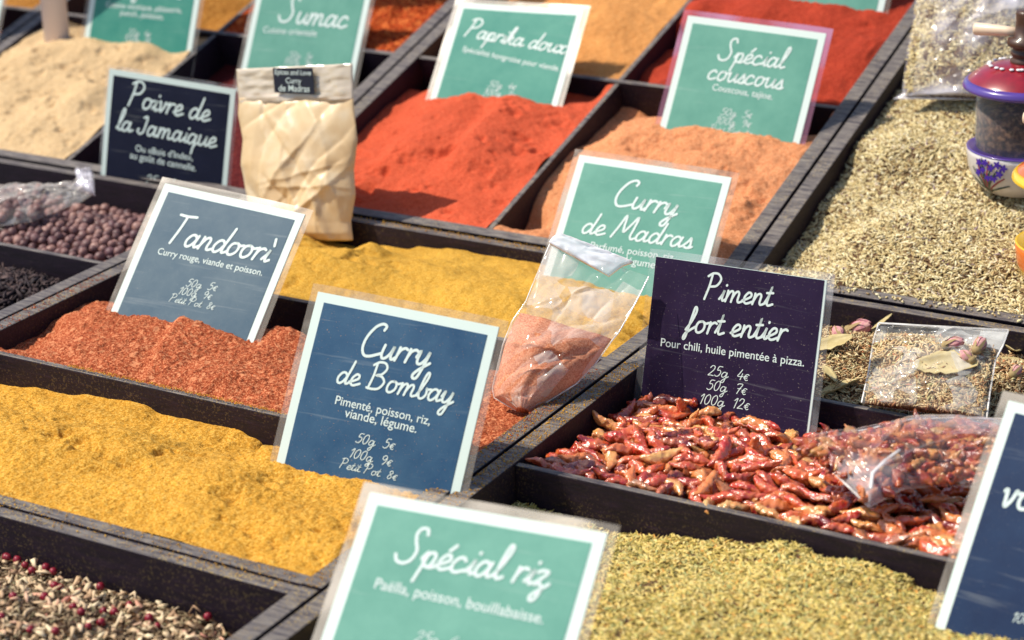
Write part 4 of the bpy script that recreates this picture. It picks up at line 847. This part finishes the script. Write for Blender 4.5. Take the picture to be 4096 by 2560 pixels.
# tan bag of powder (upper left centre)
P0 = un((350, 240), 'F', -.012); u_, v_, n_ = sbasis(-2, 14, 0)
bt = thing('spice_bag', 'opaque tan bag with a small black label, standing in yellow curry powder', 'bag', P0)
lf = [(268, 240), (257, 232), (250, 212), (246, 190), (241, 165), (243, 140), (238, 115), (239, 100), (236.4, 69)]; rt = [(346, 241), (353, 240), (351, 222), (355.5, 195), (354, 170), (357.5, 140), (355, 118), (353, 96), (352.7, 63.6)]
m, t, b, o = newmat('tan bag plastic over powder'); v = coords(t)
c = ramp(t, noise(t, 22, 4, .6, v), [(.3, lin((204, 168, 116))), (.5, lin((214, 186, 142))), (.66, lin((222, 204, 172)))])
t.links.new(c, b.inputs['Base Color']); b.inputs['Roughness'].default_value = .5; b.inputs['Coat Weight'].default_value = .4; b.inputs['Coat Roughness'].default_value = .3
mp = nd(t, 'ShaderNodeMapping'); mp.inputs['Scale'].default_value = (1.2, 1, 1.1); mp.inputs['Rotation'].default_value = (.3, .6, .2); t.links.new(v, mp.inputs[0]); vo = nd(t, 'ShaderNodeTexVoronoi', Scale=40.); vo.feature = 'F1'; t.links.new(mp.outputs[0], vo.inputs['Vector']); bump(t, b, vo.outputs['Distance'], .003, .3)
V, Fc, info = pillow(P0, n_, lf, rt, lambda t: .014 * min(1, max(0, (.82 - t) * 3)) ** .5 * min(1, t * 8 + .3), crease=.0007, seed=5, t1=.84, cs=30, folds=34, fold_amp=.0027, nt=120, ns=80)
body = mesh('bag_body', V, Fc, m, bt, True)
V, Fc, _ = pillow(P0, n_, [(239, 104), (237.5, 86), (236.4, 69)], [(353.5, 100), (353, 84), (352.7, 63.6)], lambda t: .0012, nt=16, crease=.0014, seed=8)
mesh('clear_top', V, Fc, film('milky plastic', .95, .25, .002, (222, 204, 178), 30, .4, 14, .95, 0, .8), bt, True)
def flat_quad(name, qs, Pp, n, off, mat, parent, th=.0004):
    c = np.array([hit(q, np.array(Pp) + n * off, n) for q in qs]); c2 = c - n * th
    return mesh(name, np.vstack([c, c2]), [(0, 1, 2, 3), (7, 6, 5, 4), (0, 4, 5, 1), (1, 5, 6, 2), (2, 6, 7, 3), (3, 7, 4, 0)], mat, parent)
stk = flat_quad('sticker', [(274.5, 92.5), (314.5, 94.3), (312.5, 68), (272.7, 67.8)], P0, n_, .0052, plain('black sticker', (14, 12, 30), .4, .4), bt)
def text_on(text, kind, qa, qb, Pp, n, off, mat, parent, thick=.18, hs=1.):
    V, Fc, w = script(text, thick) if kind == 'P' else sans(text); A = hit(qa, Pp + n * off, n); B = hit(qb, Pp + n * off, n)
    d = B - A; L = np.linalg.norm(d); d /= L; pp = np.cross(n, d); s = L / w; V = np.array(V)
    return mesh('lettering', A + V[:, :1] * s * d + V[:, 1:2] * s * pp * hs + n * (V[:, 2:3] * 6e-6), Fc, mat, parent)
for tx, a, b2 in (('Epices and Love', (274.5, 74.3), (311, 75.2)), ('Curry', (285.5, 83), (301, 83.8)), ('de Madras', (278.5, 91), (309.5, 92))):
    text_on(tx, 'S', a, b2, P0, n_, .0058, M['ink'], stk)

# clear bag of red powder (centre)
P0 = un((505, 398), 'F', .001); u_, v_, n_ = sbasis(20, 42, 0)
bt = thing('spice_bag', 'clear bag half full of red powder leaning beside the Curry de Bombay sign', 'bag', P0)
lf = [(516, 411), (494, 398), (492.5, 388), (503, 345), (512, 322), (526, 302), (537, 275), (550.6, 243)]
rt = [(531, 413), (548, 402), (577, 384), (596, 364), (613, 340), (619, 333), (637, 301), (649, 277)]
thf = lambda t: .015 * (max(0, math.sin(math.pi * min(1, t * 1.05 + .12)))) ** .6
V, Fc, _ = pillow(P0, n_, lf, rt, lambda t: thf(t) + .0008, crease=.0010, seed=15, nt=130, ns=90, cs=34, folds=22, fold_amp=.0030, fold_dir=.9)
mesh('clear_film', V, Fc, M['film'], bt, True)
V, Fc, _ = pillow(P0, n_, lf, rt, lambda t: thf(t) * .93 * (1 if t < .48 else max(.02, 1 - (t - .48) * 7)), crease=.0008, seed=15, t1=.60, shrink=.02, cs=34, nt=110, ns=80, folds=12, fold_amp=.0028, fold_dir=.5)
mesh('powder_filling', V, Fc, powder('red brown powder in the bag', (206, 132, 96), (182, 106, 74), (224, 164, 130), 900, 26, .25, .0004), bt, True)
V, Fc, _ = pillow(P0, n_, [(549.5, 244), (553, 239), (560, 234.5)], [(609, 277), (622, 267), (633, 263)], lambda t: .0004, nt=12, ns=30, crease=.0008, seed=3, th0=.0035)
mesh('folded_top', V, Fc, film('bright folded plastic', 1., .2, .001, (244, 244, 248), 60, 1.2, 30, .95), bt, True)

seam('side_seam', lf, P0, n_, .001, bt, .0004); seam('side_seam', rt, P0, n_, .001, bt, .0005)

# clear bag of tea with rosebuds (right)
P0 = un((925, 412), 'F', .004); u_, v_, n_ = sbasis(0, 52, 0)
bt = thing('tea_bag', 'clear flat bag of herbal tea with pink rosebuds on the right', 'bag', P0)
lf = [(862, 403.5), (869, 372), (874, 340), (879, 324)]; rt = [(987, 419), (990, 395), (996, 360), (1003, 347), (1008.8, 331)]
thf = lambda t: .008 * (max(0, math.sin(math.pi * min(1, t * 1.0 + .1)))) ** .6
V, Fc, _ = pillow(P0, n_, lf, rt, lambda t: thf(t) * .7, crease=.001, seed=25, t1=.78, shrink=.02)
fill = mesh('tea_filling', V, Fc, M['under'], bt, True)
nf = 60 * 30
L3 = np.array([hit(q, P0, n_) for q in lf]); R3 = np.array([hit(q, P0, n_) for q in rt]); rr = np.random.default_rng(5)
tt = rr.uniform(.02, .76, 3600); ss = rr.uniform(.03, .97, 3600); Lp = polyline(L3, tt); Rp = polyline(R3, tt)
PP = Lp * (1 - ss)[:, None] + Rp * ss[:, None] + n_ * (np.array([thf(x) for x in tt]) * .72 * np.sin(np.pi * ss) ** .6 + rr.uniform(0, .0015, 3600))[:, None]
V, Fc = flakes(PP, rr.uniform(.7, 1.5, 3600) * .0042, rr.uniform(.6, 1.3, 3600) * .0012, np.full(3600, .0005), n_, .25, 505, .1)
o_ = mesh('herb_flakes', V, Fc, M['tea'], bt); o_['kind'] = 'stuff'
for q, s, r in (((952, 344), 1.25, (.5, 1.2, .2)), ((979, 346), 1.2, (1.9, 1.1, .4)), ((968, 357), 1.05, (2.8, 1.2, 0))):
    rosebud(hit(q, P0 + n_ * .0085, n_), s * .74, r, bt)
v, f = leaf_mesh(.040, .018, 77); ux = np.cross(v_, n_); Bm = np.stack([ux * .98 + v_ * .2, v_, n_], 1)
mesh('bay_leaf', v @ Bm.T + hit((945, 365), P0 + n_ * .0068, n_), f, M['leaf'], bt, True)
V, Fc, _ = pillow(P0, n_, lf, rt, lambda t: thf(t) + .003 * (t < .97), crease=.0008, seed=26, nt=110, ns=90, folds=20, fold_amp=.0022, fold_dir=.2)
mesh('clear_film', V, Fc, M['film_tea'], bt, True)
seam('side_seam', rt, P0, n_, .0012, bt, .0006); seam('side_seam', lf, P0, n_, .0012, bt, .0006); seam('top_seam', [(879, 324), (930, 327), (1008.8, 331)], P0, n_, .0012, bt, .0008)

# clear bag of chillies (lower right)
P0 = un((880, 470), 'F', .018); n_ = np.array([.12, -.22, 1.]); n_ /= np.linalg.norm(n_)
bt = thing('chilli_bag', 'clear pointed bag of chillies lying on the loose chillies at the lower right', 'bag', P0)
lf = [(870, 507), (861, 503), (838, 478), (820, 458), (807, 446)]; rt = [(900, 500), (925, 492), (975, 490), (1000, 470), (1008, 420)]
lf = [(868, 508), (845, 487), (822, 462), (807, 446), (806, 444)]; rt = [(874, 507), (905, 488), (955, 484), (1004, 484), (1010, 425)]
# outline given as upper edge / lower edge
up_ = [(807, 444), (830, 438), (870, 430), (907, 421), (950, 419), (1005, 420)]; lo_ = [(808, 447), (838, 478), (869, 508), (904, 489), (950, 485), (1008, 492)]
thf = lambda t: .014 * max(0., math.sin(math.pi * min(1, t * .85 + .06))) ** .7
L3 = np.array([hit(q, P0, n_) for q in lo_]); R3 = np.array([hit(q, P0, n_) for q in up_])
V = []; Fc = []; n = 0; rr = np.random.default_rng(8); cnt = 0
while cnt < 220:
    t_, s_ = rr.uniform(.03, .98), rr.uniform(.08, .92); a = polyline(L3, np.array([t_]))[0] * (1 - s_) + polyline(R3, np.array([t_]))[0] * s_
    v, f = CHV[rr.integers(12)]; a = a + n_ * (thf(t_) * .55 * math.sin(math.pi * s_) ** .6 - .002); V.append(v * 1.0 @ rotm(rr.uniform(0, 6.28), rr.normal(0, .2), rr.uniform(0, 6)).T + a); Fc += [tuple(i + n for i in q) for q in f]; n += len(v); cnt += 1
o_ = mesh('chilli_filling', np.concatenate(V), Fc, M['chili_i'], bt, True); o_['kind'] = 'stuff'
V, Fc, _ = pillow(P0, n_, lo_, up_, lambda t: thf(t) + .003, crease=.0008, seed=36, nt=110, ns=80, folds=14, fold_amp=.0030, fold_dir=1.2)
mesh('clear_film', V, Fc, M['film_soft'], bt, True)
seam('edge_seam', up_, P0, n_, .001, bt, .0007); seam('edge_seam', [(807, 446), (838, 478), (869, 508)], P0, n_, .001, bt, .0008); seam('fold_highlight', [(869, 506), (871, 490), (884, 477), (898, 467)], P0, n_, .0125, bt, .0011)  # last strip is an added white highlight along the bag's fold

# clear bag with allspice (left)
P0 = un((40, 215), 'F', -.002); n_ = np.array([.1, -.35, 1.]); n_ /= np.linalg.norm(n_)
bt = thing('allspice_bag', 'clear bag with a few berries lying on the allspice at the left edge', 'bag', P0)
up_ = [(-60, 188), (0, 187), (60, 186), (76, 183), (78, 174), (94, 174)]; lo_ = [(-60, 226), (0, 226), (30, 222), (55, 212), (80, 203), (95, 193)]
L3 = np.array([hit(q, P0, n_) for q in lo_]); R3 = np.array([hit(q, P0, n_) for q in up_]); V = []; Fc = []; n = 0
for _ in range(110):
    t_, s_ = rr.uniform(.1, .62), rr.uniform(.12, .9); a = polyline(L3, np.array([t_]))[0] * (1 - s_) + polyline(R3, np.array([t_]))[0] * s_ + n_ * rr.uniform(0, .003)
    v, f = SP[rr.integers(4)]; V.append(v + a); Fc += [tuple(i + n for i in q) for q in f]; n += len(v)
o_ = mesh('berry_filling', np.concatenate(V), Fc, M['allspice_i'], bt, True); o_['kind'] = 'stuff'
V, Fc, _ = pillow(P0, n_, lo_, up_, lambda t: .008 * max(.1, math.sin(math.pi * min(1, t + .05))) + .002, crease=.0035, seed=46, nt=70, ns=40)
mesh('clear_film', V, Fc, M['film'], bt, True)
V, Fc, _ = pillow(P0, n_, [(77, 190), (79, 186), (76, 176)], [(95, 196), (95, 186), (93, 174)], lambda t: .001, nt=12, ns=16, crease=.0015, seed=4, th0=.006)
mesh('folded_top', V, Fc, film('folded plastic', .6, .15, .001, (225, 220, 230), 60), bt, True)

# big clear bag of thyme (top right)
P0 = un((945, 92), 'R', .010); n_ = AX['R'][2] * .80 - AX['R'][1] * .60
bt = thing('thyme_bag', 'large clear bag of thyme resting at the top right behind the flowered mill', 'bag', P0)
lf = [(903, 97), (902, 88), (907, 50), (913, 20), (918, -30)]; rt = [(1046, 100), (1046, 90), (1042, 50), (1040, 20), (1038, -30)]
thf = lambda t: .014 * max(0, math.sin(math.pi * min(1, t * .8 + .05))) ** .5
V, Fc, _ = pillow(P0, n_, lf, rt, lambda t: thf(t) * .8, crease=.002, seed=55, shrink=.02)
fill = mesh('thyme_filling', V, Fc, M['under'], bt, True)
L3 = np.array([hit(q, P0, n_) for q in lf]); R3 = np.array([hit(q, P0, n_) for q in rt]); N_ = 5500
tt = rr.uniform(.03, .97, N_); ss = rr.uniform(.03, .97, N_); Lp = polyline(L3, tt); Rp = polyline(R3, tt)
PP = Lp * (1 - ss)[:, None] + Rp * ss[:, None] + n_ * (np.array([thf(x) for x in tt]) * .82 * np.sin(np.pi * ss) ** .6 + rr.uniform(0, .0015, N_))[:, None]
V, Fc = flakes(PP, rr.uniform(.7, 1.5, N_) * .005, rr.uniform(.6, 1.3, N_) * .0014, np.full(N_, .0005), n_, .25, 506, .1)
o_ = mesh('thyme_flakes', V, Fc, M['thyme'], bt); o_['kind'] = 'stuff'
V, Fc, _ = pillow(P0, n_, lf, rt, lambda t: thf(t) + .003, crease=.0012, seed=56, nt=110, ns=80, folds=16, fold_amp=.0035)
mesh('clear_film', V, Fc, M['film_heavy'], bt, True)
V, Fc, _ = pillow(P0, n_, [(893, 99), (902, 93)], [(1050, 101), (1046, 94)], lambda t: .0008, nt=6, ns=30, crease=.0006, seed=57)
mesh('bottom_seam', V, Fc, M['film_heavy'], bt, True)

# ------------------------------------------------------------------ spice mills
def lathe(prof, c, nseg=48, closed=True):
    V = []; Fc = []; n = len(prof)
    for r, z in prof:
        for j in range(nseg):
            a = 2 * math.pi * j / nseg; V.append((c[0] + r * math.cos(a), c[1] + r * math.sin(a), c[2] + z))
    for i in range(n - 1):
        for j in range(nseg):
            k = (j + 1) % nseg; Fc.append((i * nseg + j, i * nseg + k, (i + 1) * nseg + k, (i + 1) * nseg + j))
    Fc.append(tuple(range(nseg - 1, -1, -1))); Fc.append(tuple((n - 1) * nseg + j for j in range(nseg)))
    return np.array(V), Fc
glass = film('mill glass', .06, .03, 0, (200, 220, 230), 10, .5)
def mill(c, label, bowl, lid_top, lid_rim, flowers):
    root = thing('spice_mill', label, 'mill', c, 'ceramic spice mills on the thyme')
    def lt(name, prof, mat, par=root): V, Fc = lathe(prof, c); return mesh(name, V, Fc, mat, par, True)
    bw = lt('ceramic_bowl', [(.004, 0), (.018, .0), (.025, .003), (.032, .010), (.0362, .020), (.0378, .030), (.0378, .0335), (.0362, .0345), (.035, .0335), (.034, .024), (.004, .012)], bowl)
    lt('rim_band', [(.0379, .0338), (.0381, .0340), (.0381, .0345), (.0376, .0348), (.0366, .0349), (.0362, .0346)], lid_rim, bw)
    lt('herb_filling', [(.002, .014), (.0300, .014), (.0316, .045), (.0320, .066), (.002, .070)], M['mill_fill'])
    gl = lt('glass_jar', [(.0315, .025), (.0328, .045), (.0334, .0775), (.0331, .0775), (.0325, .045), (.0312, .025)], glass)
    ld = lt('lid', [(.003, .0785), (.0405, .0785), (.0425, .0805), (.0420, .0825), (.0385, .0865), (.030, .0925), (.020, .0965), (.013, .098), (.003, .098)], lid_top)
    lt('lid_edge', [(.0410, .0780), (.0432, .0795), (.0434, .0808), (.0426, .0830), (.0400, .0855), (.0396, .0850)], lid_rim, ld)
    for k in range(26):
        a = k * 2.399; rr_ = .016 + .020 * ((k * .618) % 1); zz_ = float(np.interp(rr_, [.013, .020, .030, .0385], [.098, .0965, .0925, .0865])) + .0010
        v, f = sphere_mesh(.0019, 8, 5, 0, 0, .45); mesh('white_dot', v + np.array(c) + np.array([rr_ * math.cos(a), rr_ * math.sin(a), zz_]), f, M['white'], ld, True)
    lt('threaded_neck', [(.003, .097), (.0105, .097), (.0105, .100), (.0092, .101), (.0092, .103), (.0105, .104), (.0105, .106), (.0092, .107), (.0092, .109), (.0108, .110), (.003, .111)], M['brown'])
    lt('knob', [(.002, .1105), (.0130, .1105), (.0135, .1125), (.0130, .1155), (.0088, .1165), (.0080, .128), (.0086, .134), (.0080, .136), (.002, .1365)], M['brown'])
    # crossbar handle
    dirv = np.array([.90, -.06, .04]); dirv /= np.linalg.norm(dirv); up3 = np.array([0, 0, 1.]); s3 = np.cross(dirv, up3); s3 /= np.linalg.norm(s3); w3 = np.cross(s3, dirv)
    for sg in (-1, 1):
        V = []; Fc = []; nn = 14; prof = [(.007, .0001), (.007, .0028), (.015, .0036), (.038, .0048), (.0395, .0042), (.0398, .0001)]
        for l_, r in prof:
            for j in range(nn):
                a = 2 * math.pi * j / nn; V.append(np.array(c) + np.array([0, 0, .120]) + sg * dirv * l_ + (s3 * math.cos(a) + w3 * math.sin(a)) * r)
        for i in range(len(prof) - 1):
            for j in range(nn): Fc.append((i * nn + j, i * nn + (j + 1) % nn, (i + 1) * nn + (j + 1) % nn, (i + 1) * nn + j))
        mesh('handle_bar', np.array(V), Fc, M['cream'], root, True)
    if flowers:
        def on(a, z):                                          # point on the bowl side
            r = np.interp(z, [.003, .010, .020, .030, .0335], [.025, .032, .0362, .0378, .0378]) + .0005
            return np.array([c[0] + r * math.cos(a), c[1] + r * math.sin(a), c[2] + z]), np.array([math.cos(a), math.sin(a), -.15])
        def stroke(pts, wd, mat, nm):
            V = []; Fc = []
            for i, (a, z) in enumerate(pts):
                a2, z2 = pts[min(i + 1, len(pts) - 1)]; a1, z1 = pts[max(i - 1, 0)]; p, _ = on(a, z); q1, _ = on(a1, z1); q2, _ = on(a2, z2)
                tdir = (q2 - q1) / (np.linalg.norm(q2 - q1) + 1e-9); nr = np.array([math.cos(a), math.sin(a), 0]); sd = np.cross(tdir, nr); w = wd * (1 - .6 * i / len(pts))
                V += [p + sd * w + nr * .0001, p - sd * w + nr * .0001]
            Fc = [(2 * i, 2 * i + 1, 2 * i + 3, 2 * i + 2) for i in range(len(pts) - 1)]; mesh(nm, np.array(V), Fc, mat, bw)
        a0 = -1.98
        gr = plain('painted green leaf', (50, 70, 60), .3, .5); rd = plain('painted red stem', (140, 40, 60), .3, .5); vi = plain('painted violet flower', (74, 44, 160), .3, .5, nz=(600, (54, 30, 130)))
        for k, (da, zt, mt) in enumerate(((-.34, .024, gr), (-.20, .031, rd), (-.06, .033, gr), (.12, .032, rd), (.30, .026, gr), (.45, .020, rd), (-.45, .016, gr), (.55, .014, gr), (.2, .030, gr))):
            stroke([(a0 + da * q, .005 + (zt - .005) * q ** .8) for q in np.linspace(0, 1, 7)], .0009, mt, 'painted_leaf')
        for (da, z) in ((-.12, .029), (-.04, .024), (.03, .030), (.16, .027), (.08, .019), (.30, .030), (.34, .023), (-.16, .021), (.22, .019), (.42, .028)):
            p, nr = on(a0 + da, z); tg = np.array([-math.sin(a0 + da), math.cos(a0 + da), 0]); upv = np.array([0, 0, 1.]); V = [p + nr * .0004]; nb = 20
            for j in range(nb):
                b = 2 * math.pi * j / nb; r = .0026 * (1 + .35 * math.cos(5 * b)); V.append(p + nr * .0003 + tg * r * math.cos(b) + upv * r * math.sin(b))
            mesh('painted_flower', np.array(V), [(0, 1 + j, 1 + (j + 1) % nb) for j in range(nb)], vi, bw)
    return root
M['mill_fill'] = powder('dark dried herb behind glass', (74, 48, 40), (34, 20, 24), (128, 96, 74), 260, 60, .5)
M['white'] = plain('white glaze dot', (240, 236, 236), .2, .5, .5); M['cream'] = plain('cream painted wood', (226, 200, 172), .4, .4, .2); M['brown'] = plain('dark brown wood', (86, 56, 36), .45, .4, .2, nz=(80, (52, 30, 24)))
c = at_heap(H['thy'], (1016, 191), -.003)
mill(c, 'spice mill with a purple rimmed red lid and violet flowers on a white bowl', plain('white glazed ceramic', (206, 200, 196), .22, .5, .6), plain('red glaze', (150, 20, 36), .3, .5, .5, nz=(90, (120, 14, 30))), plain('violet glaze', (80, 56, 140), .3, .5, .5), True)
m, t, b, o = newmat('orange and yellow glaze'); v = coords(t); sp = t.nodes.new('ShaderNodeSeparateXYZ'); t.links.new(v, sp.inputs[0])
cc = ramp(t, sp.outputs[2], [(.0, lin((214, 170, 40))), (.018, lin((226, 178, 44))), (.0185, lin((226, 112, 34))), (1, lin((232, 122, 40)))]); t.links.new(cc, b.inputs['Base Color']); b.inputs['Roughness'].default_value = .25; b.inputs['Coat Weight'].default_value = .7
c = at_heap(H['thy'], (1068, 290), -.003)
mill(c, 'orange and yellow spice mill cut off by the right edge', m, plain('orange glaze', (226, 104, 30), .2, .5, .8), plain('yellow glaze', (232, 186, 40), .2, .5, .8), False)

# ------------------------------------------------------------------ pole
yp = YH + .196 * math.cos(TH); c = hit((55, 18), [0, yp, 0], [0, 1, 0]); c[2] = .196 * math.sin(TH) - .025
V, Fc = lathe([(.0122, -.03), (.0122, .9)], c, 28); tag(mesh('white_pole', V, Fc, plain('white painted metal', (226, 216, 220), .5, .4), smooth=True), 'upright white pole rising behind the beige powder at the top left', 'pole')

for o in scene.objects:
    if '_o' in o: del o['_o']
